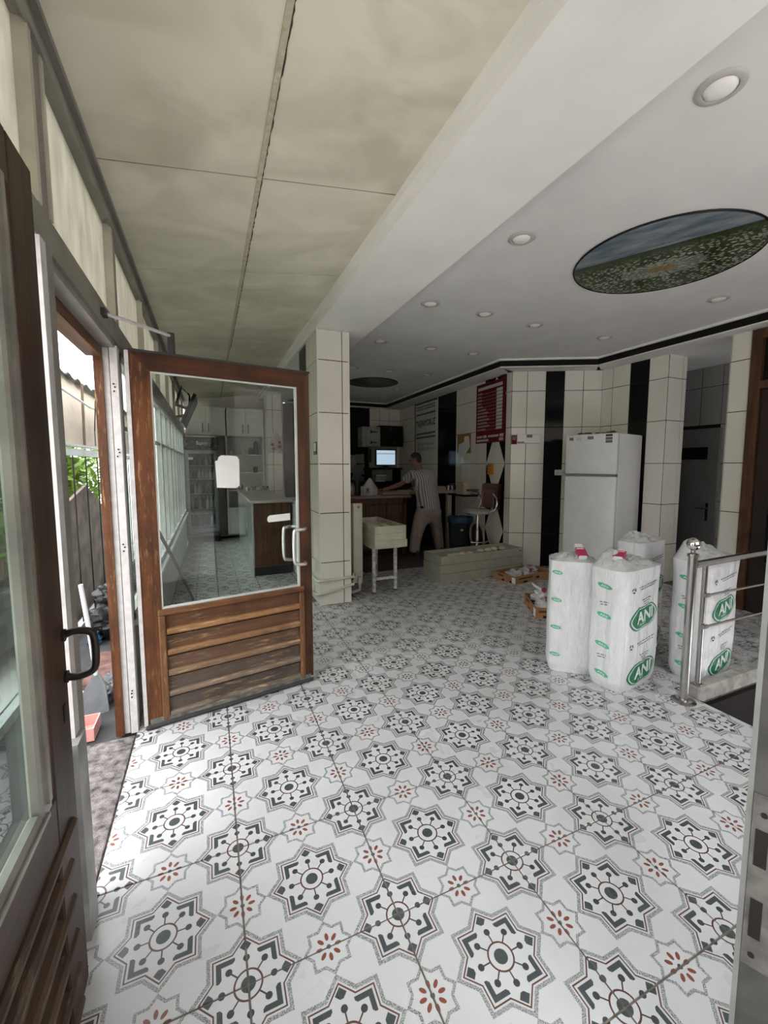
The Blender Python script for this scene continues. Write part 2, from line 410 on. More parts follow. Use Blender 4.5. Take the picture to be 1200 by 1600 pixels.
# ---- tiled walls
_tc = {}
def tile_mesh(w, h, mat):
    k = (round(w, 4), round(h, 4), mat.name)
    if k not in _tc: _tc[k] = MB().cbox(.0035, w-.0035, -.008, 0, .0035, h-.0035, .0015).mesh('wall_tile', mat)
    return _tc[k]
ZW = [0, .47, .957, 1.445, 1.945, 2.435, 2.70]
ZC = [0, .441, .942, 1.431, 1.932, 2.433, 2.72]
def tiled(name, p0, p1, us, zs, mats, parent=None, back=.10, skip=None, body=True):
    """p0->p1 runs from left to right seen from the room; each tile is a child"""
    d = Vector((p1[0]-p0[0], p1[1]-p0[1])); L = d.length; d.normalize(); nrm = Vector((d.y, -d.x))
    ang = math.atan2(d.y, d.x); M = Matrix.Translation((p0[0], p0[1], 0)) @ Matrix.Rotation(ang, 4, 'Z')
    if parent is None:
        parent = struct(name)
    if body: MB(M).box(0, L, .0, back, zs[0], zs[-1]).build('wall_body', M_WGROUT, parent)
    for a in range(len(us)-1):
        for k in range(len(zs)-1):
            if skip and skip(a, k): continue
            mt = mats[a] if isinstance(mats, (list, tuple)) else mats
            if mt is None: continue
            piece('wall_tile', tile_mesh(us[a+1]-us[a], zs[k+1]-zs[k], mt), parent, M @ Matrix.Translation((us[a], .003, zs[k])))
    return parent, M
# column in the middle
colo = struct('wall_column')
tag(colo)
MB().box(.498, .797, 2.994, 3.46, 0, 2.72).build('wall_body', M_WGROUT, colo)
tiled('', (.49, 2.986), (.805, 2.986), [0, .245, .315], ZC, M_TILE, colo, body=False)
tiled('', (.49, 3.47), (.49, 2.986), [0, .242, .484], ZC, M_TILE, colo, body=False)
tiled('', (.805, 2.986), (.805, 3.47), [0, .242, .484], ZC, M_TILE, colo, body=False)
MB().box(.484, .497, 2.98, 2.993, 0, 2.72).box(.80, .811, 2.98, 2.991, 0, 2.72).build('corner_trim', M_TILE, colo)
MB().box(.50, .80, 3.475, 3.9, 0, 2.72).build('dark_panel', M_BTILE, colo)
# far column behind the counter
c2 = struct('wall_column.001')
MB().box(.53, .77, 7.01, 7.6, 0, 2.72).build('wall_body', M_WGROUT, c2)
tiled('', (.52, 7.0), (.78, 7.0), [0, .09, .26], ZC, M_TILE, c2, body=False)
tiled('', (.52, 7.5), (.52, 7.0), [0, .25, .5], ZC, M_TILE, c2, body=False)
# angled wall beside the fridge, wall behind the fridge, return
PA, PB = (3.36, 3.65), (4.40, 3.07)
LA = math.hypot(PB[0]-PA[0], PB[1]-PA[1])
tiled('wall_back', PA, PB, [0, .205, .452, .698, .945, LA], ZW, [M_TILE, M_TILE, M_BTILE, M_TILE, M_TILE])
tiled('wall_right', (4.40, 3.07), (4.40, 2.17), [0, .165, .415, .665, .90], ZW, [M_TILE, M_TILE, M_BTILE, M_TILE])
tiled('wall_return', (4.40, 2.17), (4.72, 2.17), [0, .25, .32], ZW, M_TILE)
# sign wall running back into the kitchen
FW = (3.59, 7.9)
us = [0, .12, .355, .595, .835, 1.075, 1.315, 1.55, 1.79, 2.02, 2.25, 2.49, 2.73, 2.97, 3.21, 3.45, 3.69, 3.93, 4.25]
mts = [M_TILE, None, None]+[M_TILE]*4+[M_BTILE]*3+[M_TILE]*9
# wall seen from the room runs from far (left) to near (right)
LS = math.hypot(FW[0]-PA[0], FW[1]-PA[1])
usr = [0]+[LS-u for u in us[::-1][1:]]
usr = sorted(set([0]+[LS-u for u in us if u < LS]))
mtr = []
for a in range(len(usr)-1):
    mid = LS-(usr[a]+usr[a+1])/2
    q = max(i for i in range(len(us)) if us[i] <= mid)
    mtr.append(mts[q] if q < len(mts) else M_TILE)
sw, MSW = tiled('wall_kitchen_side', FW, PA, usr, ZW, mtr)
# diamond strip: two columns of tiles cut by diagonals, white lozenges on black
ua, ub = LS-.595, LS-.12; um = (ua+ub)/2
for lo in range(6):
    z0, z1 = ZW[lo], ZW[lo+1]
    for (xa, xb) in ((ua, um), (um, ub)):
        peak_out = lo % 2 == 0     # joint at the top of an even row is where the lozenge is widest
        out, inn = (xa, xb) if xa == ua else (xb, xa)
        e = .0015; sgn = 1 if out < inn else -1
        if peak_out: white = [(inn-sgn*e, z0+e), (inn-sgn*e, z1-e), (out+sgn*e, z1-e)]; blk = [(out+sgn*e, z0+e), (inn-sgn*2*e, z0+e), (out+sgn*e, z1-2*e)]
        else: white = [(inn-sgn*e, z0+e), (out+sgn*e, z0+e), (inn-sgn*e, z1-e)]; blk = [(out+sgn*e, z0+2*e), (inn-sgn*2*e, z1-e), (out+sgn*e, z1-e)]
        for tri, mt in ((white, M_TILE), (blk, M_BTILE)):
            b_ = MB(MSW @ Matrix.Rotation(R(90), 4, 'X'))
            b_.prism(tri, -.003, .005)
            b_.build('wall_tile', mt, sw)
# passage with grey door, pillar and brown door frame at the far right
pw_, MP = tiled('wall_passage', (5.49, 3.1), (5.49, 1.4), [0, .16, .41, .66, .91, 1.16, 1.41, 1.70], [0, .47, .957, 1.445, 1.945, 2.435, 2.70], M_GTILE,
                skip=lambda a, k: a in (1, 2, 3) and k < 4)
MB().box(4.72, 5.6, 3.1, 3.2, 0, 2.8).build('wall_passage_end', M_GTILE)
tag(bpy.data.objects['wall_passage_end'], kind='structure')
dg = struct('door_3', 'grey metal passage door with dark top window and lever handle')
MB().box(5.44, 5.48, 2.16, 2.86, 1.82, 1.90).box(5.44, 5.48, 2.16, 2.23, 0, 1.82).box(5.44, 5.48, 2.79, 2.86, 0, 1.82).build('frame', M_GDOOR, dg)
MB().box(5.455, 5.475, 2.23, 2.79, 0.02, 1.50).box(5.455, 5.475, 2.23, 2.79, 1.66, 1.82).box(5.455, 5.475, 2.23, 2.30, 1.50, 1.66).box(5.455, 5.475, 2.72, 2.79, 1.5, 1.66).build('leaf', M_GDOOR, dg)
MB().box(5.462, 5.47, 2.30, 2.72, 1.50, 1.66).build('pane', M_BLACK, dg)
MB().box(5.445, 5.456, 2.25, 2.28, .70, .93).tube([(5.45, 2.265, .86), (5.40, 2.265, .86), (5.40, 2.38, .865)], .009).build('handle', M_STEEL, dg)
wp, MW_ = tiled('wall_pillar', (4.27, 1.465), (4.27, 1.295), [0, .17], ZW, M_TILE, back=.14)
tiled('', (4.27+.14, 1.47), (4.27, 1.47), [0, .14], ZW, M_TILE, wp, body=False)
dr = struct('door_4', 'dark brown wooden door frame with dark glazed leaf by the pillar')
MB().box(4.25, 4.33, 1.20, 1.29, 0, 2.69).box(4.25, 4.33, .1, 1.2, 2.60, 2.69).box(4.25, 4.33, .1, .2, 0, 2.6).box(4.25, 4.32, .2, 1.2, 2.14, 2.21).build('frame', M_BROWNF, dr)
MB().box(4.275, 4.315, 1.08, 1.19, 0, 2.13).box(4.275, 4.315, .2, .32, 0, 2.13).box(4.275, 4.315, .32, 1.08, 2.0, 2.13).box(4.275, 4.315, .32, 1.08, 0, .5).build('leaf', plain('very_dark_red_wood', (.022, .010, .009), .4), dr)
MB().box(4.295, 4.30, .32, 1.08, .5, 2.0).box(4.295, 4.3, .2, 1.2, 2.21, 2.6).build('pane', M_BLACK, dr)
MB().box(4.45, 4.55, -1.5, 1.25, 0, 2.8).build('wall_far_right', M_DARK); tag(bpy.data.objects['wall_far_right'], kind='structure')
MB().box(4.25, 4.35, -1.5, .1, -1.9, 2.8).build('wall_stairs_side', M_PLASTER); tag(bpy.data.objects['wall_stairs_side'], kind='structure')
# kitchen end wall and the party wall of the left bay
kb, MK = tiled('wall_kitchen_end', (.95, 7.9), (3.59, 7.9), [0, .24, .48, .72, .96, 1.20, 1.44, 1.68, 1.90, 2.14, 2.38, 2.64], ZW, [M_BTILE]*8+[M_TILE]*3)
MB().box(-.95, .95, 7.9, 8.0, 0, 3.0).build('wall_bay_end', M_PLASTER); tag(bpy.data.objects['wall_bay_end'], kind='structure')
# front wall behind the viewer: doorway and an added window opening, both sized for the light
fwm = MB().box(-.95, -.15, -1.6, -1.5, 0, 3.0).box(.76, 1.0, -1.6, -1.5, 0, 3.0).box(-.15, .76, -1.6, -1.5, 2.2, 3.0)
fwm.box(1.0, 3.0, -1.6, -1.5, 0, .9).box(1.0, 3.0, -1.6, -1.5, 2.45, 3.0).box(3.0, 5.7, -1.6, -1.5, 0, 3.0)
tag(fwm.build('wall_front', plain('dark_unseen_front', (.20, .14, .10), .6)), kind='structure')  # unseen wall coloured dark to weaken glass reflections and bounce
tag(MB().box(5.60, 5.7, -1.6, 8.0, -2, 3.0).build('wall_outer', M_PLASTER), kind='structure')
# ---- main ceiling, soffit, beam
lip = [(1.0, -1.5), (4.05, -1.5), (4.105, 2.90), (3.03, 3.49), (3.19, 7.72), (1.0, 7.72)]
cm = struct('ceiling')
MB().prism([(.9, -1.6), (5.7, -1.6), (5.7, 8.0), (.9, 8.0)], 2.80, 2.95).build('ceiling_slab', M_PLASTER2, cm)
def offset_run(pts, d):
    out = []
    for i in range(len(pts)):
        a = Vector(pts[max(i-1, 0)]); b = Vector(pts[i]); c = Vector(pts[min(i+1, len(pts)-1)])
        t1 = (b-a).normalized() if i > 0 else (c-b).normalized(); t2 = (c-b).normalized() if i < len(pts)-1 else t1
        n = (Vector((t1.y, -t1.x))+Vector((t2.y, -t2.x))); n.normalize(); n /= max(.4, n.dot(Vector((t1.y, -t1.x))))
        out.append(b+n*d)
    return out
run = lip[1:6]
def ribbon(run, d0, d1, z0, z1, name, mat, parent):
    A, B = offset_run(run, d0), offset_run(run, d1)
    b = MB()
    for i in range(len(run)-1):
        b.prism([tuple(A[i]), tuple(A[i+1]), tuple(B[i+1]), tuple(B[i])], z0, z1)
    return b.build(name, mat, parent)
so = struct('trim_1')
ribbon(run, .012, .04, 2.704, 2.80, 'black_fascia', M_BLACK, so)
ribbon(run, -.02, .012, 2.778, 2.80, 'ceiling_lip', M_PLASTER, so)
ribbon(run, .0, .05, 2.69, 2.704, 'soffit_edge', M_PLASTER2, so)
sp_ = MB()
o5 = [tuple(p) for p in offset_run(run, .03)]
sp_.prism([o5[0], (5.7, -1.5), (5.7, 3.2), (4.4, 3.2), o5[1]], 2.695, 2.79)
sp_.prism([o5[1], (4.45, 3.12), (3.36, 3.72), o5[2]], 2.695, 2.79)
sp_.prism([o5[2], (3.40, 3.64), (3.65, 8.0), o5[3]], 2.695, 2.79)
sp_.prism([o5[3], (3.65, 8.0), (1.0, 8.0), o5[4]], 2.695, 2.79)
sp_.build('soffit', M_PLASTER2, so)
bm_ = struct('trim_2')
MB().box(.49, 1.0, -1.6, 8.0, 2.72, 2.95).build('beam', M_PLASTER, bm_)
MB().box(.455, .49, -1.6, 7.9, 2.79, 2.838).box(.474, .49, -1.6, 7.9, 2.72, 2.74).build('edge_moulding', M_PLASTER, bm_)
# ---- sloping bay ceiling of separate panels
cb = struct('ceiling.001')
def zc(x): return 2.652+(x+.89)*.139
m_, nt, b = newmat('stained_ceiling_panel')
v = coords(nt, scale=(1, 1, 1)); geo = nt.nodes.new('ShaderNodeNewGeometry')
mp = nt.nodes.new('ShaderNodeMapping'); nt.links.new(geo.outputs['Position'], mp.inputs[0]); mp.inputs['Scale'].default_value = (1.0, 1.7, 1); mp.inputs['Rotation'].default_value = (0, 0, .5)
n1 = noise_n(nt, mp.outputs[0], 1.5, 3, .5); n1.k.node.inputs['Distortion'].default_value = 1.6; n2 = noise_n(nt, geo.outputs['Position'], 1.7, 4, .55)
c = mixc(nt, ramp(nt, n1, .38, .66), (.80, .75, .61), (.66, .615, .485))
c = mixc(nt, ramp(nt, n2, .52, .72)*.6, c, (.49, .445, .335))
nt.links.new(c, b.inputs['Base Color']); b.inputs['Roughness'].default_value = .45
M_PANEL = m_
def sloped(bld, x0, x1, y0, y1, t0, t1):
    vs = [(x, y, zc(x)+t) for t in (t0, t1) for y in (y0, y1) for x in (x0, x1)]
    bld.add(vs, [(0, 2, 3, 1), (4, 5, 7, 6), (0, 1, 5, 4), (2, 6, 7, 3), (0, 4, 6, 2), (1, 3, 7, 5)])
bk = MB(); sloped(bk, -.96, .49, -1.6, 8.0, .0045, .05); bk.build('panel_backing', plain('dark_joint', (.02, .014, .01), .9), cb)
ys = [-1.6, -1.02, .018, 1.056, 2.094, 3.132, 4.17, 5.208, 6.246, 7.284, 7.9]
for a in range(len(ys)-1):
    for (x0, x1) in ((-.90, -.243), (-.225, .49)):
        pb = MB(); sloped(pb, x0, x1, ys[a]+.005, ys[a+1]-.005, 0, .0042); pb.build('ceiling_panel', M_PANEL, cb)
js = MB(); sloped(js, -.247, -.226, -1.6, 7.9, -.006, .004); js.build('joint_strip', plain('worn_joint_strip', (.56, .51, .38), .7, var=.15, scale=40), cb)
rj = random.Random(3)
MB().tube([(-.224+rj.uniform(-.0025, .0025), -1.6+.02*k, zc(-.224)-.002+rj.uniform(-.002, .002)) for k in range(290)], .0035, 5).build('joint_bead', plain('dark_dirt_bead', (.10, .075, .045), .9, var=.4, scale=80), cb)
# ---- glazed wall on the street side: posts, rails, frosted transoms, windows
gl = struct('wall_left')
fr = MB()
XO, XI = -.955, -.89
for (y0, y1) in ((.385, .455), (1.40, 1.475), (2.405, 2.455), (3.42, 3.47), (4.44, 4.49), (5.45, 5.5), (6.46, 6.51), (7.45, 7.55)):
    fr.box(XO, XI, y0, y1, 2.115, 2.555)
fr.box(XO, XI, .385, .46, 0, 2.02)
fr.box(XO, XI, -1.6, 7.9, 2.555, 2.66)
fr.box(XO, XI, -1.6, 1.475, 2.02, 2.115)
fr.box(XO, XI, 1.475, 7.9, 1.985, 2.115)
fr.build('metal_frame', M_ALU, gl)
MB().box(XI, XI+.012, -1.6, 7.9, 2.545, 2.57).box(XI, XI+.02, -1.6, 7.9, 2.63, 2.66).build('frame_bead', M_ALU, gl)
pb = MB()
for (y0, y1) in ((.455, .478), (1.375, 1.40), (2.38, 2.405), (3.40, 3.42), (4.42, 4.44)):
    pb.box(-.93, -.885, y0, y1, 2.115, 2.555)
pb.box(-.93, -.885, .362, .385, 2.115, 2.555)
pb.build('pane_bead', plain('cream_bead', (.52, .50, .41), .5), gl)
for (y0, y1) in ((-.62, .365), (.475, 1.378), (1.475, 2.383), (2.455, 3.40), (3.47, 4.42), (4.49, 5.45), (5.5, 6.46), (6.51, 7.45)):
    MB().box(-.925, -.919, y0, y1, 2.115, 2.555).build('frosted_pane', M_FROST, gl)
# white strip standing in for the bright gap between the closed leaf and the post
MB().box(-.945, -.885, .34, .385, .62, 2.02).build('bright_gap_strip', M_ALUW, gl)
MB().box(-.945, -.905, .205, .30, -.02, .62).box(-.945, -.87, .30, .384, 0, .62).build('jamb_foot', plain('scuffed_grey_jamb', (.34, .34, .33), .6, var=.25), gl)
# far jamb profiles of the doorway
MB().box(-.992, -.955, 1.385, 1.46, 0, 2.03).build('jamb_wood', M_WOODV, gl)
MB().box(-.955, -.93, 1.40, 1.46, 0, 2.02).build('jamb_profile', M_ALUW, gl)
MB().box(-.925, -.893, 1.39, 1.46, 0, 2.0).build('jamb_profile', M_ALUW, gl)
MB().box(-1.02, -.955, .46, 1.385, 1.94, 2.03).build('head_wood', wood('head_wood_mat', (.15, .062, .03), (.062, .026, .012), (.3, .18, .1), 1, .1), gl)
MB().box(-.955, -.90, .46, 1.40, 1.99, 2.02).build('head_profile', M_ALU, gl)
hb = MB()
for z in (.20, .98, 1.46, 1.78):
    for dz in (0, .02, .035): hb.lathe([(.004, 0), (.004, .003)], 8, M=Matrix.Translation((-.9085+random.uniform(-.005, .005), 1.389, z+dz)) @ Matrix.Rotation(R(90), 4, 'X'))
hb.build('screw_hole', M_BLACK, gl)
# lower solid panels and sill beyond the door
lp = MB().box(-.95, -.90, 1.475, 7.9, 0, .56)
lp.build('lower_panel', plain('pale_grey_panel', (.40, .42, .40), .5, var=.1), gl)
MB().box(-.96, -.86, 1.475, 7.9, .555, .585).build('window_sill', M_ALUM, gl)
yw = [1.475, 2.42, 3.45, 4.47, 5.48, 6.49, 7.5]
for a in range(6):
    w_ = struct('window_%d' % (a+1))
    y0, y1 = yw[a], yw[a+1]; ym = (y0+y1)/2
    MB().box(-.94, -.895, y0, y0+.04, .585, 1.985).box(-.94, -.895, y1-.04, y1, .585, 1.985).box(-.94, -.895, y0, y1, .585, .625).box(-.94, -.895, y0, y1, 1.945, 1.985).box(-.935, -.90, ym-.025, ym+.025, .62, 1.95).box(-.93, -.905, y0, y1, 1.60, 1.625).build('window_frame', M_ALUM, w_)
    for (p, q) in ((y0+.04, ym-.025), (ym+.025, y1-.04)):
        MB().box(-.922, -.917, p, q, .625, 1.60).build('pane', M_GLASSW, w_)
        MB().box(-.922, -.917, p, q, 1.625, 1.945).build('pane', M_GLASSW, w_)
MB().box(-.95, -.89, 7.5, 7.9, .585, 1.985).build('end_panel', M_ALU, gl)
# ================================================================== DOORS
def uv_sheet(poly, M, off, name, mat, parent):
    """thin flat sheet from a 2-D outline (x, z) on the plane of M"""
    b = MB(M @ Matrix.Rotation(R(90), 4, 'X')); b.prism(poly, off, off+.0012); return b.build(name, mat, parent)
def glyphs(body, w, h, M, cx, cz, off, name, mat, parent, bold=0.0):
    vs, fs = text_fit(body, w, h, bold)
    b = MB(M); b.add([(x+cx, -off, z+cz) for x, z in vs], fs); return b.build(name, mat, parent)
D1 = TR(-.845, 1.394, 0, 10.48)
d1 = struct('door_1', 'worn brown wooden door leaf with glass and slatted base, swung open', (-.845, 1.394, 0), 10.48)
WD = .951
def stile(poly, z0=None): pass
b = MB(D1); b.add([(0, -.0, .03), (.09, 0, .03), (.09, 0, 1.895), (0, 0, 1.985), (0, .05, .03), (.09, .05, .03), (.09, .05, 1.895), (0, .05, 1.985)],
      [(0, 1, 2, 3), (4, 7, 6, 5), (0, 4, 5, 1), (1, 5, 6, 2), (2, 6, 7, 3), (3, 7, 4, 0)]); b.build('stile', M_WOODV, d1)
b = MB(D1); b.add([(.872, 0, .03), (WD, 0, .03), (WD, 0, 1.985), (.872, 0, 1.895), (.872, .05, .03), (WD, .05, .03), (WD, .05, 1.985), (.872, .05, 1.895)],
      [(0, 1, 2, 3), (4, 7, 6, 5), (0, 4, 5, 1), (1, 5, 6, 2), (2, 6, 7, 3), (3, 7, 4, 0)])
b.build('stile', wood('worn_dark_free_stile', (.11, .042, .017), (.038, .016, .008), (.36, .21, .10), 2, .4), d1)
b = MB(D1); b.add([(.0012, 0, 1.985), (.0905, 0, 1.896), (.8715, 0, 1.896), (WD-.0012, 0, 1.985), (.0012, .05, 1.985), (.0905, .05, 1.896), (.8715, .05, 1.896), (WD-.0012, .05, 1.985)],
      [(0, 1, 2, 3), (4, 7, 6, 5), (0, 4, 5, 1), (1, 5, 6, 2), (2, 6, 7, 3), (3, 7, 4, 0)]); b.build('top_rail', M_WOODTOP, d1)
MB(D1).box(-.002, WD+.004, -.006, .054, 1.985, 1.996).build('top_seal', M_RUBBER, d1)
MB(D1).box(-.018, -.001, -.004, .05, .02, 1.985).build('hinge_edge', M_ALUW, d1)
# glass with bead
MB(D1).box(.09, .872, .022, .027, .645, 1.895).build('pane', M_GLASS, d1)
gb = MB(D1)
for (x0, x1, z0, z1) in ((.09, .098, .645, 1.895), (.86, .872, .645, 1.895), (.098, .86, 1.887, 1.895), (.098, .86, .645, .655)):
    gb.box(x0, x1, .004, .022, z0, z1)
gb.build('glazing_bead', M_ALUM, d1)
# slatted lower panel
MB(D1).box(.09, .872, .024, .05, .03, .645).build('panel_back', M_SLAT, d1)
MB(D1).cbox(.07, .895, -.014, .012, .612, .645, .005).build('panel_moulding', M_SLAT, d1)
for (a, b_) in ((.07, .105), (.862, .895)):
    MB(D1).cbox(a, b_, -.014, .012, .03, .611, .005).build('panel_moulding', wood('moulding_upright', (.21, .095, .038), (.085, .04, .018), (.48, .30, .15), 2, .65), d1)
prof = [(.022, .105), (.010, .105), (.008, .034), (-.006, .032), (-.013, .024), (-.014, .012), (-.010, .003), (-.002, 0), (.022, 0)]
M_SLATS = [wood('weathered_slat_%d' % i, tuple(x*(1-t)+y*t for x, y in zip((.165, .068, .025), (.105, .08, .06))), tuple(x*(1-t)+y*t for x, y in zip((.09, .044, .022), (.075, .064, .055))), (.44, .28, .14), 0, .65, .62, 1.3) for i, t in enumerate((1, .9, .5, .2, .05))]
M_BATT = [wood('worn_batten_%d' % i, tuple(x*(1-t)+y*t for x, y in zip((.36, .19, .08), (.20, .16, .125))), tuple(x*(1-t)+y*t for x, y in zip((.19, .09, .035), (.10, .08, .065))), (.52, .37, .22), 0, .7, .6, 1.3) for i, t in enumerate((1, .85, .5, .2, .0))]
for k in range(5):
    zb = .035+.1165*k
    n = len(prof); bb = MB(D1)
    vs = [(.107, y, zb+z) for y, z in prof]+[(.860, y, zb+z) for y, z in prof]
    bb.add(vs, [tuple(range(n)), tuple(range(n, 2*n))[::-1]]+[(i, i+n, (i+1) % n+n, (i+1) % n) for i in range(n)])
    bb.mi = [0, 0]+[1 if 2 <= i <= 7 else 0 for i in range(n)]; bb.build('slat', [M_SLATS[k], M_BATT[k]], d1)
wsb = MB(D1).box(.01, .93, -.012, -.0, .012, .05)
wsb.build('kick_strip', plain('grey_green_kick_strip', (.16, .17, .155), .6, var=.35, scale=18), d1)
MB(D1).tube([(-.01+.095*i, -.016+random.uniform(-.003, .003), .015) for i in range(11)], .012, 8).build('weather_strip', M_RUBBER, d1)
# pull handles on both faces
def pull(y0, y1, u, ub):
    return [(u, y0, 1.015), (u-.01, y1*.7, 1.022), (u-.03, y1, 1.02), (ub+.02, y1, 1.018), (ub, y1, .995), (ub, y1, .83), (ub+.02, y1, .806), (u-.03, y1, .80), (u-.01, y1*.7, .798), (u, y0, .80)]
MB(D1).tube(smooth_path(pull(0, -.055, .905, .815)), .0105, 10).build('handle', M_HANDLE, d1, True)
MB(D1).tube(smooth_path(pull(.05, .105, .895, .805)), .0105, 10).build('handle', M_HANDLE, d1, True)
# blank white stickers on the glass
uv_sheet([(.395, 1.29), (.50, 1.285), (.52, 1.30), (.522, 1.45), (.505, 1.47), (.425, 1.474), (.408, 1.462), (.404, 1.445), (.39, 1.44)], D1, -.0215, 'sticker', M_PAPER, d1)
uv_sheet([(.685, 1.07), (.82, 1.075), (.82, 1.118), (.69, 1.112), (.678, 1.10), (.676, 1.08)], D1, -.0215, 'sticker', M_PAPER, d1)
# hold-open stay above the leaf
MB().tube([(-.885, 1.09, 2.06), (-.80, 1.19, 2.065), (-.655, 1.43, 2.085)], .008, 6).build('stay_arm', M_ALUW, d1)
MB().cbox(-.672, -.638, 1.415, 1.445, 1.995, 2.10, .004).build('stay_bracket', M_RUBBER, d1)
MB().cbox(-.9, -.872, 1.06, 1.115, 2.045, 2.075, .004).build('stay_bracket', M_RUBBER, d1)

# near closed leaf, in the plane of the street wall
d2 = struct('door_2', 'shaded brown wooden door leaf with slatted base and iron pull, closed')
y0, y1 = -.75, .2
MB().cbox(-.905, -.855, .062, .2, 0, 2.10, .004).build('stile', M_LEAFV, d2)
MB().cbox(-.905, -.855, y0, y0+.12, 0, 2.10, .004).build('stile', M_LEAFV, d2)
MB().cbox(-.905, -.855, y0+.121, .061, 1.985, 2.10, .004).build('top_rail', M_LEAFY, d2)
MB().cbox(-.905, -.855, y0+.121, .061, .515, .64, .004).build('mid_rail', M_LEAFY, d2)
MB().box(-.884, -.879, y0+.12, .03, .66, 1.985).build('pane', M_GLASSN, d2)
MB().cbox(-.878, -.852, -.028, .03, .64, 1.985, .006).cbox(-.878, -.852, y0+.12, -.029, .64, .672, .006).box(-.872, -.846, -.005, .012, .672, 1.985).box(-.872, -.846, y0+.12, -.006, .645, .655).build('glazing_bead', plain('dull_metal_bead', (.30, .285, .25), .4, .3, var=.2), d2)
for k in range(5):
    zb = .0+.098*k; sc_ = .93
    n = len(prof); bb = MB()
    P2 = [(-.862-y*1.1, z*sc_) for y, z in prof]
    vs = [(x, -.62, zb+z) for x, z in P2]+[(x, .13, zb+z) for x, z in P2]
    bb.add(vs, [tuple(range(n))[::-1], tuple(range(n, 2*n))]+[(i, (i+1) % n, (i+1) % n+n, i+n) for i in range(n)])
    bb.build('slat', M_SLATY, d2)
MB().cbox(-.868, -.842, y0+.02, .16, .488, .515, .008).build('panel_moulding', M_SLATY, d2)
hp = [(-.853, .185, .985), (-.83, .187, .992), (-.80, .19, .985), (-.79, .19, .965), (-.79, .19, .90), (-.80, .19, .878), (-.83, .187, .87), (-.853, .185, .875)]
MB().tube(smooth_path(hp), .0095, 10).lathe([(.016, -.004), (.016, .004)], 12, M=Matrix.Translation((-.853, .185, .985)) @ Matrix.Rotation(R(90), 4, 'Y')).lathe([(.016, -.004), (.016, .004)], 12, M=Matrix.Translation((-.853, .185, .875)) @ Matrix.Rotation(R(90), 4, 'Y')).build('handle', M_IRON, d2, True)
MB().box(-.8555, -.853, .15, .165, .77, .815).build('keyhole', M_BLACK, d2)

# edge of the entrance leaf beside the viewer
d5 = struct('door_5', 'scuffed grey door edge with worn lock plate nearest the viewer', (.372, -.712, 0), -66)
DL = TR(.372, -.712, 0, -66)
M_EDGE = plain('scuffed_grey_leaf', (.062, .060, .055), .55, var=.3, scale=9)
MB(DL).box(0, .8, 0, .045, .01, 2.1).build('leaf', M_EDGE, d5)
MB(DL).box(-.003, .005, -.002, .046, .01, 2.1).build('edge_strip', plain('pale_edge', (.20, .205, .19), .5, var=.2), d5)
MB(DL).cbox(.0055, .05, -.0035, .0, .50, .835, .001).build('lock_plate', plain('worn_plate', (.13, .125, .115), .45, .2, var=.3, scale=20), d5)
MB(DL).box(.012, .03, -.0045, -.003, .70, .77).box(.013, .03, -.0045, -.003, .56, .635).build('lock_slot', M_IRON, d5)
MB(DL).lathe([(.005, 0), (.005, .002)], 10, M=Matrix.Translation((.022, -.0035, .80)) @ Matrix.Rotation(R(90), 4, 'X')).lathe([(.005, 0), (.005, .002)], 10, M=Matrix.Translation((.02, -.0035, .525)) @ Matrix.Rotation(R(90), 4, 'X')).build('screw', M_IRON, d5)

# ================================================================== CEILING LIGHTS AND MURALS
M_RING = plain('lamp_ring_grey', (.46, .44, .41), .5, var=.03)
def lamp(x, y, r=.070):
    t = thing('ceiling_light', LAMPL.get((x, y), 'round white recessed ceiling spotlight, switched off'), 'light', (x, y, 2.80), 0, 'recessed ceiling spotlights')
    t.matrix_basis = TR(x, y, 2.80)
    MB(TR(x, y, 2.8)).lathe([(r*.80, -.001), (r*.82, -.010), (r, -.011), (r*1.16, -.004), (r*1.18, -.0005)], 24).build('ring', M_RING, t, True)
    MB(TR(x, y, 2.8)).lathe([(r*.79, -.002), (r*.72, -.010), (r*.5, -.016), (r*.2, -.019), (.002, -.02)], 24).build('diffuser', M_LAMP, t, True)
LAMPS = [(1.27, -.05), (1.30, 1.06), (1.29, 2.20), (1.86, 2.21), (2.49, 2.26), (3.47, 2.28), (3.43, 1.14), (1.31, 3.39), (1.96, 3.41), (2.55, 3.40), (1.42, 4.72), (1.96, 4.70), (2.60, 4.69), (2.68, 6.01), (2.77, 7.27)]
_LL = ['largest recessed ceiling spotlight, the one nearest the viewer by the beam', 'recessed spotlight second along the beam, ahead of the big daisy mural',
 'recessed spotlight third along the beam, in the row of four', 'second recessed spotlight from the beam in the row of four', 'third recessed spotlight from the beam in the row of four',
 'recessed spotlight above the fridge next to the black cornice', 'recessed spotlight between the big daisy mural and the black cornice', 'recessed spotlight in front of the tiled column, row of three, beside the beam',
 'middle recessed spotlight in the row of three above the dough boxes', 'recessed spotlight in the row of three closest to the red price board', 'recessed spotlight closest to the small round mural, half behind the column',
 'recessed spotlight just ahead of the small round mural', 'recessed spotlight above the striped-shirt man toward the cornice', 'recessed spotlight past the small round mural by the cornice', 'last recessed spotlight in the far kitchen corner']
LAMPL = dict(zip(LAMPS, _LL))
for p in LAMPS: lamp(*p)
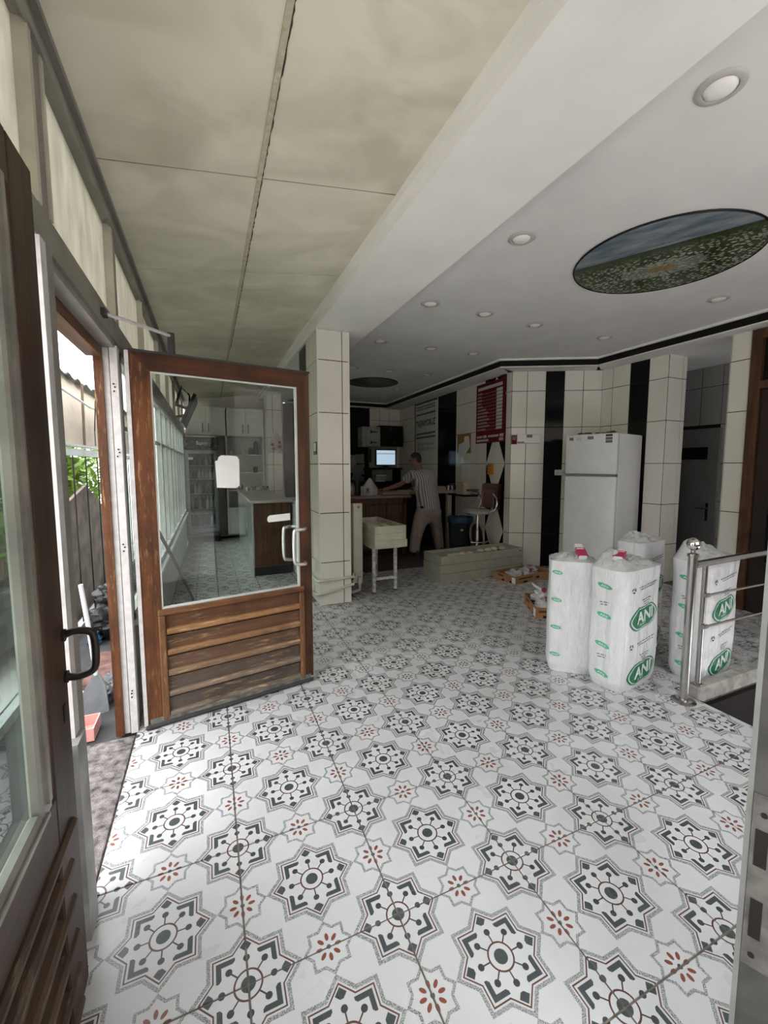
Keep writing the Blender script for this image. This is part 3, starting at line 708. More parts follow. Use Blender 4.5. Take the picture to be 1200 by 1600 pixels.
def mural_mat(name, dim):
    m, nt, b = newmat(name); tc = nt.nodes.new('ShaderNodeTexCoord'); sp = nt.nodes.new('ShaderNodeSeparateXYZ'); nt.links.new(tc.outputs['Object'], sp.inputs[0])
    x, y = X(nt, sp.outputs[0]), X(nt, sp.outputs[1])
    cl = noise_n(nt, coords(nt, scale=(1.2, 4, 1)), 2.2, 6, .6)
    sky = mixc(nt, ramp(nt, cl, .38, .62), (.055, .095, .14), (.26, .28, .29))
    vn = nt.nodes.new('ShaderNodeTexVoronoi'); vn.inputs['Scale'].default_value = 34
    nt.links.new(coords(nt, scale=(1, 1.6, 1)), vn.inputs['Vector']); vd = X(nt, vn.outputs['Distance'])
    gn = noise_n(nt, coords(nt), 6, 5); gr = mixc(nt, ramp(nt, gn, .35, .65), (.010, .022, .005), (.045, .065, .016))
    near = ramp(nt, y, .16, .04)
    fl = mixc(nt, vd.lt(.38)*ramp(nt, gn, .34, .46)*near, gr, (.36, .37, .31))
    fl = mixc(nt, vd.lt(.09)*near, fl, (.16, .11, .02))
    # one big daisy: petals around an orange eye
    dx, dy = (x-.02)/.26, (y+.14)/.13
    rr = (dx*dx+dy*dy).sqrt(); at = dy.op('ARCTAN2', dx); pet = (at*11.0).op('SINE').abs().gt(.30)*rr.band(.30, .98)
    fl = mixc(nt, pet*.55, fl, (.30, .31, .27)); fl = mixc(nt, rr.lt(.34)*.85, fl, (.26, .14, .03))
    c = mixc(nt, y.gt(.20), fl, sky); c = mixc(nt, y.band(.185, .203), c, (.012, .03, .012))
    if dim < 1: c = mixc(nt, 1-dim, c, (.05, .055, .035))
    nt.links.new(c, b.inputs['Base Color']); b.inputs['Roughness'].default_value = .3
    return m
def mural(x, y, r, rz, label, mat):
    t = thing('ceiling_mural', label, 'mural', (x, y, 2.80), rz)
    MB(TR(x, y, 2.80, rz)).lathe([(r, -.009), (r, -.001)], 64).build('printed_disc', mat, t)
    MB(TR(x, y, 2.80, rz)).tube([(r*1.003*math.cos(a*math.pi/32), r*1.003*math.sin(a*math.pi/32), -.007) for a in range(64)], .006, 6, closed=True).build('rim', M_BLACK, t)
mural(2.34, .88, .55, 118, 'large round ceiling mural printed with a daisy meadow and cloudy sky', mural_mat('daisy_meadow_print', 1))
mural(2.06, 5.6, .41, 30, 'small dark round floral ceiling mural over the kitchen counter', mural_mat('dark_floral_print', .45))

# ================================================================== BAGS OF FOAM CUPS BY THE RAILING
def bag(name, label, loc, rz, w, d, h, seed, prints=True, topply=.13, peak=0.0, both=True):
    """tall wrapped bundle: front face is local -y, w wide, d deep, h high, gathered film on top"""
    rnd = random.Random(seed); t = thing(name, label, 'plastic bag', loc, rz, 'wrapped bundles by the railing'); M = TR(*loc, rz)
    def surf(a, z):
        # superellipse section with small folds
        n = 5.0; ca, sa = math.cos(a), math.sin(a)
        k = (abs(ca)**n+abs(sa)**n)**(-1/n)
        bulge = 1+.018*math.sin(z/h*9+seed)+.012*noise.noise(Vector((ca*2.5+seed, sa*2.5, z*4)))
        f = noise.noise(Vector((ca*7+seed*3, sa*7, z*2.6)))*.005+noise.noise(Vector((ca*4, sa*4+seed, z*14)))*.0025
        s_ = min(1, .90+.10*min(1, z/.05))
        return Vector(((w/2*k*ca)*bulge*s_+ca*f, (d/2*k*sa)*bulge*s_+sa*f, z))
    b = MB(M); b.grid(lambda i, j: surf(2*math.pi*i, j*h), 72, 40, wrap=True)
    b.add([surf(2*math.pi*i/72, 0) for i in range(72)], [tuple(range(72))[::-1]])
    b.build('wrapped_stack', M_BAG, t, 60)
    # gathered film on top
    def top(i, j):
        a = 2*math.pi*i; p = surf(a, h); k = j
        crown = (1-k)**.8; q = Vector((p.x*crown, p.y*crown, 0))
        pk = peak*math.exp(-((i-.35)**2)*18)
        z = h+topply*.22*math.sin(k*math.pi*.62)+noise.noise(Vector((math.cos(a)*3+seed, math.sin(a)*3, k*4)))*.03*min(1, k*3)+pk*math.sin(k*math.pi)*topply*.8
        return Vector((q.x, q.y, z))
    b = MB(M); b.grid(top, 60, 12, wrap=True); b.build('film_top', M_CLEAR, t, 60)
    if prints:
        def face(x, z, off, side=0):
            # point on the front face (side 0) or on the left face (side 1)
            if side == 0: a = math.atan2(-d/2, 1e-9) if False else None
            if side == 0:
                tx = max(-.98, min(.98, x/(w/2))); kk = (max(1e-6, 1-abs(tx)**5))**.2
                a = math.atan2(-kk, tx); p = surf(a, z); return Vector((p.x, p.y-off, p.z))
            ty = max(-.98, min(.98, x/(d/2))); kk = (max(1e-6, 1-abs(ty)**5))**.2
            a = math.atan2(-ty, -kk); p = surf(a, z); return Vector((p.x-off, p.y, p.z))
        def patch(fn, cx, cz, off, name, mat, side=0, nu=18, nv=10):
            bb = MB(M); bb.grid(lambda i, j: face(cx+fn(i, j)[0], cz+fn(i, j)[1], off, side), nu, nv); return bb.build(name, mat, t)
        def oval(ax, az, tilt=.0):
            # lens-shaped badge outline filled from the centre
            return lambda i, j: ((lambda a, r: (r*ax*math.cos(a)*(1+.10*math.cos(2*a)), r*az*math.sin(a)*(1-.12*math.cos(4*a))+r*ax*math.cos(a)*tilt))(2*math.pi*i, .02+.98*j))
        def logo(cx, cz, s, side=0):
            patch(oval(.160*s, .086*s, .14), cx, cz, .003, 'logo_badge', M_LOGO, side, 28, 5)
            patch(lambda i, j: ((lambda a, r: (r*.160*s*math.cos(a)*(1+.10*math.cos(2*a)), r*.086*s*math.sin(a)*(1-.12*math.cos(4*a))+r*.160*s*math.cos(a)*.14))(2*math.pi*i, .84+.07*j)), cx, cz, .0042, 'logo_ring', M_LOGOW, side, 36, 1)
            for body, ww, hh, ox, oz, mt in (('ANI', .20*s, .082*s, .008*s, .010*s, M_LOGOW), ('PLAST', .075*s, .016*s, -.015*s, -.046*s, M_LOGOW)):
                vs, fs = text_fit(body, ww, hh, .03 if body == 'ANI' else .01)
                bb = MB(M); bb.add([face(cx+ox+x, cz+oz+z+x*.16, .0055, side) for x, z in vs], fs); bb.build('logo_letters', mt, t)
        def mini(cx, cz, side):
            patch(oval(.045, .016, -.15), cx, cz, .003, 'small_badge', M_LOGOL, side, 20, 3)
            vs, fs = text_fit('ANI', .05, .014, .02); bb = MB(M); bb.add([face(cx+x, cz+z-x*.15, .0045, side) for x, z in vs], fs); bb.build('small_letters', M_LOGOW, t)
        def lines(cx, cz, ws, side=0):
            bb = MB(M)
            for k, ww in enumerate(ws):
                x = -ww/2
                while x < ww/2:
                    l = rnd.uniform(.012, .03); e = min(x+l, ww/2)
                    za = cz-k*.016
                    bb.add([face(cx+x, za+x*.12, .003, side), face(cx+e, za+e*.12, .003, side), face(cx+e, za+.006+e*.12, .003, side), face(cx+x, za+.006+x*.12, .003, side)], [(0, 1, 2, 3)])
                    x = e+.006
            bb.build('small_print', M_INK, t)
        def recycle(cx, cz, side=0):
            bb = MB(M)
            for k in range(3):
                a0 = math.pi/2+k*2*math.pi/3
                P = [(math.cos(a0+o)*r_, math.sin(a0+o)*r_) for o, r_ in ((.28, .020), (.28, .010), (1.45, .010), (1.45, .020), (1.85, .0155))]
                bb.add([face(cx+x, cz+z, .0032, side) for x, z in P], [(0, 1, 2, 3), (3, 2, 4)])
            bb.build('recycling_mark', M_INKB, t)
        for z in (.06*h/.8+.03, .46*h/.8, .85*h/.8):
            if z+.06 < h: logo(.0, z+.02, min(.9, w/.44))
        for z in (.30, .67):
            recycle(-w*.28, z*h/.8+.0); lines(.03, z*h/.8+.02, [.20, .16]); lines(.02, z*h/.8-.07, [.10, .07, .05])
        for k in range(4): mini(0, .10+k*.19*h/.78, 1)
        lines(.0, .22, [.06, .05], 1); lines(0, .56, [.06, .05], 1)
    return t
bagA = bag('foam_bag', 'plain white wrapped bundle with tiny green badges, standing behind the logo bundle beside it', (1.79, 1.03, 0), -40, .30, .24, .775, 3, prints=False)
# small badges on bag A's visible edge
bag('foam_bag', 'white wrapped bundle with big green ANI badges, nearest the crates', (1.975, .755, 0), 8, .46, .25, .775, 5, peak=.7)
bag('foam_bag', 'white wrapped bundle half hidden between the two logo bundles, by the column wall', (2.53, 1.06, 0), 10, .40, .22, .85, 8, peak=.3)
bag('foam_bag', 'white wrapped bundle with green ANI badges standing right behind the steel railing', (2.575, .615, 0), 6, .47, .24, .80, 11, peak=.9)
bA = bagA; MA = TR(1.79, 1.03, 0, -40)
for k in range(4):
    bb = MB(MA); cz = .13+.19*k
    bb.add([(-.105+.034*math.cos(a*math.pi/8), -.1265-.0, cz+.013*math.sin(a*math.pi/8)-.006*math.cos(a*math.pi/8)) for a in range(16)], [tuple(range(16))]); bb.build('small_badge', M_LOGOL, bA)
    vs, fs = text_fit('ANI', .042, .012, .02); bb = MB(MA); bb.add([(-.105+x, -.128, cz+z-x*.15) for x, z in vs], fs); bb.build('small_letters', M_LOGOW, bA)
def sachet(label, loc, rz, tilt):
    t = thing('sachet_pack', label, 'packet', loc, rz, 'pink and white packets'); M = TR(*loc, rz) @ Matrix.Rotation(R(tilt), 4, 'Y')
    MB(M).cbox(-.075, .075, -.03, .03, -.018, .018, .012, seg=2).build('packet_body', M_PAPER, t, True)
    MB(M).box(-.06, .01, -.031, .031, -.0145, .0183).build('pink_band', M_PINKP, t)
    MB(M).box(.02, .028, -.0305, .0305, -.0145, .0182).build('pink_line', M_PINKP, t)
sachet('pink and white packet lying on the plain wrapped bundle', (1.81, .98, .828), 60, -28)
sachet('pink and white packet lying on the bundle with big green badges', (1.89, .74, .848), 25, -16)

# ================================================================== RAILING AND KERB
rl = thing('stair_railing', 'stainless steel railing with ball-topped post at the stairwell edge', 'railing', (2.08, .413, 0))
MB().lathe([(.024, .012), (.024, .885), (.03, .888), (.03, .903), (.02, .905), (.012, .91), (.012, .925)], 20, (2.08, .413, 0)).build('post', M_STEEL, rl, True)
MB().lathe([(.003, .922)]+[(.038*math.sin(a*math.pi/10), .960-.038*math.cos(a*math.pi/10)) for a in range(1, 10)]+[(.003, .998)], 20, (2.08, .413, 0)).build('ball_finial', M_CHROME, rl, True)
MB().lathe([(.066, .0), (.066, .004), (.05, .012), (.026, .014)], 24, (2.08, .413, 0)).build('base_flange', M_STEEL, rl, True)
MB().lathe([(.015, .07), (.015, .84)], 14, (2.225, .423, 0)).build('post', M_STEEL, rl, True)
MB().lathe([(.024, .07), (.024, .075), (.016, .08)], 16, (2.225, .423, 0)).build('base_flange', M_STEEL, rl, True)
MB().tube([(2.10, .413, .835), (2.7, .418, .845), (4.1, .43, .85)], .021, 14).build('handrail', M_STEEL, rl, True)
for z in (.64, .445): MB().tube([(2.20, .40, z), (4.1, .405, z)], .0075, 10).build('mid_rail', M_STEEL, rl, True)
for z in (.64, .445): MB().tube([(2.2, .40, z), (2.235, .40, z)], .013, 10).build('rail_clip', M_STEEL, rl, True)
kb_ = MB().cbox(2.18, 4.25, .385, .465, -.03, .065, .008).build('kerb', plain('worn_stone_kerb', (.34, .32, .29), .7, var=.25, scale=14)); tag(kb_, kind='structure')

# ================================================================== FRIDGE
FM = TR(3.68, 2.22, 0, 106.2)   # local x runs along the front (from near to far), local -y ... built with axes below
fr_ = thing('refrigerator', 'tall white two-door fridge standing in the tiled corner', 'refrigerator', (3.68, 2.22, 0), 16.2)
FM = TR(3.68, 2.22, 0, 16.2)    # local +x goes into depth, local +y along the front
MB(FM).cbox(.05, .70, .0, .60, .03, 1.785, .012, seg=2).build('body', M_WHITEG, fr_, True)
MB(FM).cbox(-.012, .045, .0, .60, .05, 1.295, .014, seg=3).build('lower_door', M_WHITEG, fr_, True)
MB(FM).cbox(-.012, .045, .0, .60, 1.318, 1.785, .014, seg=3).build('upper_door', M_WHITEG, fr_, True)
MB(FM).cbox(-.02, .03, .02, .58, 1.298, 1.314, .004).build('door_grip', plain('grey_trim', (.32, .32, .31), .4), fr_)
MB(FM).box(.04, .052, .005, .595, .05, 1.78).build('gasket', plain('gasket_grey', (.14, .14, .14), .7), fr_)
for (y, z, w, h, mt) in ((.53, 1.735, .05, .035, M_INK), (.44, 1.735, .06, .04, M_LABEL), (.30, 1.74, .07, .035, M_INK), (.335, 1.712, .06, .014, M_PAPER), (.09, 1.76, .075, .022, M_INKB), (.09, 1.725, .075, .03, M_INK), (.09, 1.69, .075, .028, M_INK)):
    MB(FM).box(-.0138, -.012, y-w/2, y+w/2, z-h/2, z+h/2).build('sticker', mt, fr_)
pk = MB(FM)
for k in range(9): pk.lathe([(.001, 0), (.035, .004), (.03, .022), (.001, .028)], 8, (.18+random.uniform(-.08, .12), .12+.05*k, 1.785+random.uniform(0, .01)))
pk.build('dried_sprig', plain('dry_brown', (.13, .085, .05), .9)); tag(bpy.data.objects['dried_sprig'], 'crumpled brown paper scraps lying on top of the fridge', 'paper')
# socket with cable on the black tile strip
dA = Vector((PB[0]-PA[0], PB[1]-PA[1])).normalized(); MWA = Matrix.Translation((PA[0], PA[1], 0)) @ Matrix.Rotation(math.atan2(dA.y, dA.x), 4, 'Z')
so_ = thing('wall_socket', 'white wall socket with a plugged cable beside the fridge', 'socket', (PA[0]+dA.x*.66, PA[1]+dA.y*.66, 1.32), math.degrees(math.atan2(dA.y, dA.x)))
MB(MWA).cbox(.605, .725, -.022, -.006, 1.285, 1.36, .005).build('plate', M_WHITE, so_)
MB(MWA).lathe([(.018, 0), (.018, .003)], 14, M=Matrix.Translation((.64, -.0225, 1.322)) @ Matrix.Rotation(R(90), 4, 'X')).build('outlet', M_LABEL, so_)
MB(MWA).tube([(.70, -.03, 1.32), (.73, -.05, 1.335), (.75, -.045, 1.30), (.735, -.03, 1.31), (.76, -.03, 1.25), (.755, -.02, .9), (.76, -.02, .3)], .006, 6).build('cable', plain('beige_cable', (.40, .36, .27), .6), so_, True)
# small white box on the angled wall
wb = thing('wall_unit', 'flat white box with dark red card on the tiles beside the price board', 'box', (PA[0]+dA.x*.2, PA[1]+dA.y*.2, 1.72), math.degrees(math.atan2(dA.y, dA.x)))
MB(MWA).cbox(.075, .385, -.075, -.006, 1.725, 1.845, .008, seg=2).build('case', plain('bright_white_case', (.88, .87, .84), .4, var=.02), wb, True)
MB(MWA).box(.004, .075, -.04, -.03, 1.712, 1.835).build('red_card', M_RED, wb)
MB(MWA).box(.015, .065, -.042, -.04, 1.77, 1.82).box(.2, .275, -.077, -.075, 1.80, 1.838).build('print', M_INK, wb)
MB(MWA).box(.08, .17, -.077, -.075, 1.727, 1.745).build('brown_print', M_CARD, wb)

# ================================================================== SIGNS ON THE KITCHEN SIDE WALL
def on_wall(d_): return LS-d_      # distance from the corner -> wall coordinate (text reads far to near)
pbd = thing('price_board', 'crimson price board with white labels hung on the tiled wall', 'sign', tuple((MSW @ Vector((on_wall(.5), -.02, 1.76)))), 0)
W[pbd.name] = Matrix.Translation(MSW @ Vector((on_wall(.5), -.02, 1.76)))
a0, a1 = on_wall(.875), on_wall(.13); zb, zt = 1.76, 2.655
MB(MSW).box(a0, a1, -.022, -.006, zb, zt).build('board', M_RED, pbd)
MB(MSW).box(a0+.25, a0+.36, -.023, -.004, zt, zt+.045).box(a1-.12, a1, -.023, -.004, zt, zt+.04).build('hanger', M_BLACK, pbd)
rnd = random.Random(4)
bb = MB(MSW); x = a0+.05
while x < a1-.07:
    l = rnd.uniform(.02, .045); bb.box(x, min(x+l, a1-.06), -.024, -.022, zt-.095, zt-.05); x += l+.008
bb.build('heading_print', M_LABEL, pbd)
for k in range(12):
    z = zt-.145-k*.0495
    MB(MSW).box(a1-.20, a1-.055, -.024, -.022, z-.018, z+.022).build('price_label', M_LABEL, pbd)
    bb = MB(MSW); x = a0+.04; e = a0+.04+(.13, .11, .12, .11, .13, .24, .28, .25, .31, .24, .32, .22)[k]
    while x < e: l = rnd.uniform(.012, .03); bb.box(x, x+l, -.024, -.022, z-.014, z+.012); x += l+.005
    bb.box(e+.02, a1-.205, -.024, -.022, z-.014, z-.009); bb.build('line_print', plain('faded_line_print', (.42, .30, .30), .6) if k == 0 else bpy.data.materials['faded_line_print'], pbd)
for (c0, c1_, z) in ((.215, .30, 1.855), (.64, .735, 1.855), (.63, .73, 1.80)):
    MB(MSW).box(a0+c0, a0+c1_, -.024, -.022, z-.02, z+.022).build('price_label', M_LABEL, pbd)
for (c0, c1_, z) in ((.04, .19, 1.855), (.34, .60, 1.855), (.03, .36, 1.80)):
    bb = MB(MSW); x = a0+c0
    while x < a0+c1_: l = rnd.uniform(.015, .03); bb.box(x, x+l, -.024, -.022, z-.016, z+.016); x += l+.006
    bb.build('line_print', M_LABEL, pbd)
bn = thing('paper_banner', 'white banner reading TASINIYORUZ with phone numbers, in a black frame', 'banner', tuple(MSW @ Vector((on_wall(2.8), -.02, 1.7))), 0)
a0, a1 = on_wall(3.28), on_wall(2.29)
MB(MSW).box(a0, a1, -.016, -.006, 1.70, 2.66).build('sheet', plain('banner_vinyl', (.62, .61, .60), .6, var=.06), bn)
MB(MSW).box(a0-.03, a0, -.02, -.004, 1.66, 2.69).box(a0, a1, -.02, -.004, 2.66, 2.685).build('frame', M_BLACK, bn)
am = (a0+a1)/2
glyphs('TAŞINIYORUZ', .90, .17, MSW, am, 2.255, .018, 'lettering', M_INKB, bn, .03)
for z, n_, h_ in ((2.60, 1, .03), (2.55, 1, .03), (2.45, 1, .035), (2.06, 1, .035), (1.985, 1, .035)):
    bb = MB(MSW); x = a0+.05
    while x < a1-.06: l = rnd.uniform(.02, .05); bb.box(x, min(x+l, a1-.05), -.018, -.016, z-h_/2, z+h_/2); x += l+.012
    bb.build('small_print', M_INK if z > 2.5 else M_INKB, bn)
M_REDINK = plain('faded_red_ink', (.33, .13, .09), .6)
glyphs('TEL : 0212 528 76 60', .80, .055, MSW, am, 1.85, .018, 'phone_number', M_REDINK, bn, .015)
glyphs('TEL : 0533 256 34 20', .80, .055, MSW, am, 1.755, .018, 'phone_number', M_REDINK, bn, .015)
ck = thing('notice_board', 'tan notice board with torn white papers pinned on it', 'board', tuple(MSW @ Vector((on_wall(1.2), -.02, 1.6))), 0)
a0, a1 = on_wall(1.47), on_wall(1.05)
MB(MSW).box(a0, a1, -.02, -.006, 1.62, 1.945).build('panel', M_CORK, ck)
MB(MSW @ Matrix.Rotation(R(90), 4, 'X')).prism([(a0+.03, 1.60), (a0+.05, 1.77), (a0+.20, 1.80), (a0+.26, 1.83), (a0+.36, 1.86), (a0+.40, 1.70), (a0+.30, 1.62), (a0+.29, 1.53)], .021, .024).build('paper', M_PAPER, ck)
MB(MSW @ Matrix.Rotation(R(90), 4, 'X')).prism([(a0+.22, 1.66), (a0+.25, 1.90), (a0+.38, 1.90), (a0+.43, 1.72), (a0+.33, 1.64)], .026, .029).build('paper', M_PAPER, ck)
ob = thing('orange_case', 'small orange case hanging on the diamond tiles', 'case', tuple(MSW @ Vector((on_wall(.42), -.02, 1.28))), 0)
a0, a1 = on_wall(.50), on_wall(.38)
MB(MSW).cbox(a0, a1, -.05, -.006, 1.285, 1.45, .008).build('case_body', M_ORANGE, ob)
MB(MSW).box(a0-.02, a0+.02, -.056, -.05, 1.31, 1.34).box(a0-.025, a0+.03, -.056, -.05, 1.36, 1.385).box(a0-.01, a0+.03, -.056, -.05, 1.40, 1.42).build('clip', M_IRON, ob)
# ================================================================== RADIATOR AND PIPES
rd = thing('radiator', 'cream panel radiator seen end-on against the tiled column', 'radiator', (.985, 3.25, 0))
MB().cbox(.925, 1.035, 3.25, 4.25, .115, 1.005, .012, seg=2).build('panel', plain('cream_radiator_paint', (.63, .63, .54), .4, var=.05), rd, True)
MB().lathe([(.016, 0), (.016, .004), (.008, .008)], 14, M=Matrix.Translation((.985, 3.25, .965)) @ Matrix.Rotation(R(90), 4, 'X')).build('vent_plug', M_STEEL, rd)
MB().cbox(.90, 1.06, 3.26, 3.62, 1.005, 1.035, .008).build('cloth', plain('dark_red_cloth', (.10, .02, .012), .8), rd)
M_PIPE = plain('cream_pipe_paint', (.58, .57, .50), .45, var=.15)
MB().tube([(.985, 3.23, .17), (.985, 3.22, .11), (.985, 3.22, .05), (.93, 3.2, .04), (.875, 3.17, .045)], .016, 10).build('valve_pipe', M_PIPE, rd, True)
MB().lathe([(.028, 0), (.028, .03), (.02, .05), (.02, .07)], 12, (.985, 3.22, .12)).build('valve', M_PIPE, rd, True)
MB().lathe([(.022, 0), (.026, .02), (.022, .05)], 12, (.86, 3.2, .13)).build('valve', M_PIPE, rd, True)
pp = thing('heating_pipes', 'pair of cream heating pipes running round the foot of the column', 'pipe', (.45, 2.95, 0))
MB().tube([(.455, 3.42, .99), (.455, 3.42, .35), (.452, 3.38, .27), (.455, 3.0, .26), (.47, 2.955, .262), (.52, 2.95, .265), (.83, 2.955, .275), (.87, 3.1, .27), (.93, 3.22, .22)], .014, 10).build('supply_pipe', M_PIPE, pp, True)
MB().tube([(.44, 3.3, .10), (.452, 3.0, .115), (.475, 2.955, .13), (.52, 2.95, .135), (.83, 2.955, .20), (.86, 3.1, .19), (.87, 3.2, .15)], .014, 10).build('return_pipe', M_PIPE, pp, True)
MB().tube([(.452, 3.30, .96), (.452, 3.30, .40)], .012, 8).build('riser', M_PIPE, pp, True)
# light switch and stickers on the column's street side
ls = thing('light_switch', 'narrow black framed plate on the street side of the column', 'switch', (.488, 3.09, 1.5))
MB().box(.478, .489, 3.03, 3.16, 1.525, 1.65).build('frame', M_IRON, ls)
MB().box(.4755, .479, 3.045, 3.145, 1.56, 1.64).build('rocker', M_LABEL, ls)
nt_ = MB().box(.4865, .4892, 3.02, 3.15, 1.69, 1.80).build('paper_note', M_PAPER); tag(nt_, 'small printed paper note stuck above the plate on the column', 'note')
MB().box(.4855, .4866, 3.03, 3.14, 1.70, 1.715).box(.4855, .4866, 3.03, 3.12, 1.745, 1.755).box(.4855, .4866, 3.03, 3.14, 1.775, 1.79).build('note_print', M_INK, nt_)

# ================================================================== DOUGH TRAYS
def tray(b, x0, x1, y0, y1, z0, z1, t=.014, floor_z=None):
    """open box, one closed shell"""
    fz = floor_z if floor_z is not None else z0+.012
    o = [(x0, y0), (x1, y0), (x1, y1), (x0, y1)]; i = [(x0+t, y0+t), (x1-t, y0+t), (x1-t, y1-t), (x0+t, y1-t)]
    vs = [(x, y, z0) for x, y in o]+[(x, y, z1) for x, y in o]+[(x, y, z1) for x, y in i]+[(x, y, fz) for x, y in i]
    fs = [(3, 2, 1, 0)]
    for k in range(4):
        j = (k+1) % 4
        fs += [(k, j, j+4, k+4), (k+4, j+4, j+8, k+8), (k+8, j+8, j+12, k+12)]
    fs.append((12, 13, 14, 15)); return b.add(vs, fs)
def dough(M, x, y, z, label, group, r=.045):
    b = MB(M @ TR(x, y, z, random.uniform(0, 90))); b.lathe([(r*.6, 0), (r, .012), (r*.95, .024), (r*.6, .036), (.004, .04)], 14)
    o = b.build('dough_ball', M_DOUGH, None, True); return tag(o, label, 'dough', group)
st = thing('tray_stand', 'white painted steel stand with chipped legs under the dough trays', 'stand', (1.26, 3.2, 0))
M_LEGW = plain('chipped_white_paint', (.62, .62, .62), .5, var=.3, scale=30)
for (x, y) in ((1.13, 3.16), (1.405, 3.20), (1.13, 3.78), (1.405, 3.80)): MB().box(x-.016, x+.016, y-.016, y+.016, .004, .525).build('leg', M_LEGW, st)
for (x, y) in ((1.13, 3.16), (1.405, 3.20), (1.13, 3.78), (1.405, 3.80)): MB().box(x-.018, x+.018, y-.018, y+.018, 0, .016).build('foot', M_RUBBER, st)
MB().box(1.13, 1.405, 3.165, 3.195, .145, .175).build('cross_bar', M_LEGW, st)
MB().add([(1.115, 3.17, .145), (1.145, 3.17, .145), (1.42, 3.79, .145), (1.39, 3.79, .145), (1.115, 3.17, .17), (1.145, 3.17, .17), (1.42, 3.79, .17), (1.39, 3.79, .17)], [(3, 2, 1, 0), (4, 5, 6, 7), (0, 1, 5, 4), (1, 2, 6, 5), (2, 3, 7, 6), (3, 0, 4, 7)]).build('cross_bar', M_LEGW, st)
MB().box(1.11, 1.43, 3.14, 3.82, .50, .528).build('top_frame', M_LEGW, st)
tr1 = MB(); tray(tr1, 1.095, 1.475, 3.03, 3.88, .528, .61); o = tr1.build('dough_tray', M_BEIGE); tag(o, 'shallow cream dough tray directly on the white stand, lower of the two', 'tray', 'dough trays on the stand')
tr2 = MB(); tray(tr2, 1.10, 1.465, 3.04, 3.87, .611, .765, floor_z=.71); o = tr2.build('dough_tray', M_BEIGE); tag(o, 'deep cream dough tray on top of the shallow one on the stand', 'tray', 'dough trays on the stand')
MB().box(1.099, 1.466, 3.039, 3.871, .684, .688).build('joint_line', plain('tray_seam', (.33, .32, .23), .6), o)
for k, (x, y) in enumerate(((1.20, 3.2), (1.32, 3.25), (1.22, 3.36), (1.35, 3.42))): dough(I4, x, y, .71, ('front dough ball nearest the column', 'front dough ball nearest the man', 'rear dough ball nearest the column', 'rear dough ball nearest the man')[k]+' in the stand tray', 'dough balls on the stand')
DB = TR(2.0, 3.2, 0, 3)
for k in range(3):
    z0, z1 = .11*k+(.004 if k else 0), .11*k+.109
    b = MB(DB); o_ = (.006, .0, .006)[k]
    tray(b, o_, 1.30-o_, 0, .40, z0, z1, floor_z=(.29 if k == 2 else None))
    o = b.build('dough_box', M_GREENB); tag(o, ('bottom', 'middle', 'top')[k]+' tray of the long grey-green dough box stack on the floor', 'tray', 'long dough trays on the floor')
    if k == 2:
        MB(DB).box(.60, .63, .02, .38, .29, .325).build('divider', M_GREENB, o)
        MB(DB).cbox(1.24, 1.275, -.003, .005, .29, .30, .001).build('hand_slot', M_BLACK, o)
for k, (x, y) in enumerate(((.20, .10), (.30, .12), (.41, .14), (.52, .12), (.75, .20), (.86, .18), (.98, .2), (1.10, .18))):
    dough(DB, x, y, .291, '%s dough ball from the man\'s end in the long box on the floor' % ('first', 'second', 'third', 'fourth', 'fifth', 'sixth', 'seventh', 'eighth')[k], 'dough balls in the floor box', .05)

# ================================================================== CARDBOARD CRATES WITH CARRIER BAGS
def crumple(M, sx, sy, sz, seed, name, mat, parent=None):
    def f(i, j):
        a = 2*math.pi*i; p = math.pi*(.08+.84*j) - math.pi/2
        d = Vector((math.cos(a)*math.cos(p), math.sin(a)*math.cos(p), math.sin(p)))
        k = 1+.45*noise.noise(d*1.8+Vector((seed, 0, 0)))+.24*noise.noise(d*5+Vector((0, seed, 0)))+.13*abs(noise.noise(d*11+Vector((0, 0, seed))))
        return Vector((d.x*sx*k, d.y*sy*k, sz*(.5+.5*d.z*k)))
    b = MB(M); b.grid(f, 44, 26, wrap=True); return b.build(name, mat, parent, 40)
def crate(label, loc, rz, w, d, h):
    t = thing('cardboard_crate', label, 'crate', loc, rz, 'low brown cardboard crates'); M = TR(*loc, rz)
    b = MB(M); tray(b, 0, w, 0, d, 0, h, .006); b.build('tray', M_CARD, t)
    MB(M).box(-.001, .0, d*.15, d*.27, .008, .03).box(-.001, 0, d*.5, d*.62, .008, .03).box(w*.55, w*.65, -.0012, 0, .03, .055).box(w*.2, w*.32, -.0012, 0, .008, .03).build('hand_hole', M_BLACK, t)
    MB(M).box(w*.08, w*.45, -.0012, 0, h*.55, h*.75).box(-.0012, 0, d*.55, d*.8, h*.6, h*.85).build('faded_print', M_CARDD, t)
    MB(M).box(-.0025, 0, d*.02, d*.17, h*.1, h*.82).build('paper_label', M_PAPER, t)
    return M
CM = crate('low brown cardboard crate of carrier bags beside the long dough box', (2.80, 2.80, 0), 9, .66, .36, .095)
CM2 = crate('low brown cardboard crate of carrier bags next to the plain wrapped bundle', (2.23, 1.84, 0), -28, .34, .46, .105)
cbs = [(CM, .20, .16, .06, .17, .12, .10, 1), (CM, .45, .2, .06, .19, .12, .09, 2), (CM, .33, .10, .09, .10, .06, .08, 5)]
cb2 = [(CM2, .15, .14, .07, .15, .13, .10, 3), (CM2, .17, .32, .09, .15, .12, .12, 4), (CM2, .14, .30, .17, .07, .06, .06, 6)]
lab1 = ['crumpled white carrier bag in the crate beside the dough box, by its label', 'crumpled white carrier bag at the fridge end of the dough box crate', 'small twisted white carrier bag on top in the dough box crate']
lab2 = ['crumpled white carrier bag low at the front of the crate next to the wrapped bundle', 'crumpled white carrier bag at the back of the crate next to the wrapped bundle', 'topmost twisted carrier bag in the crate next to the wrapped bundle']
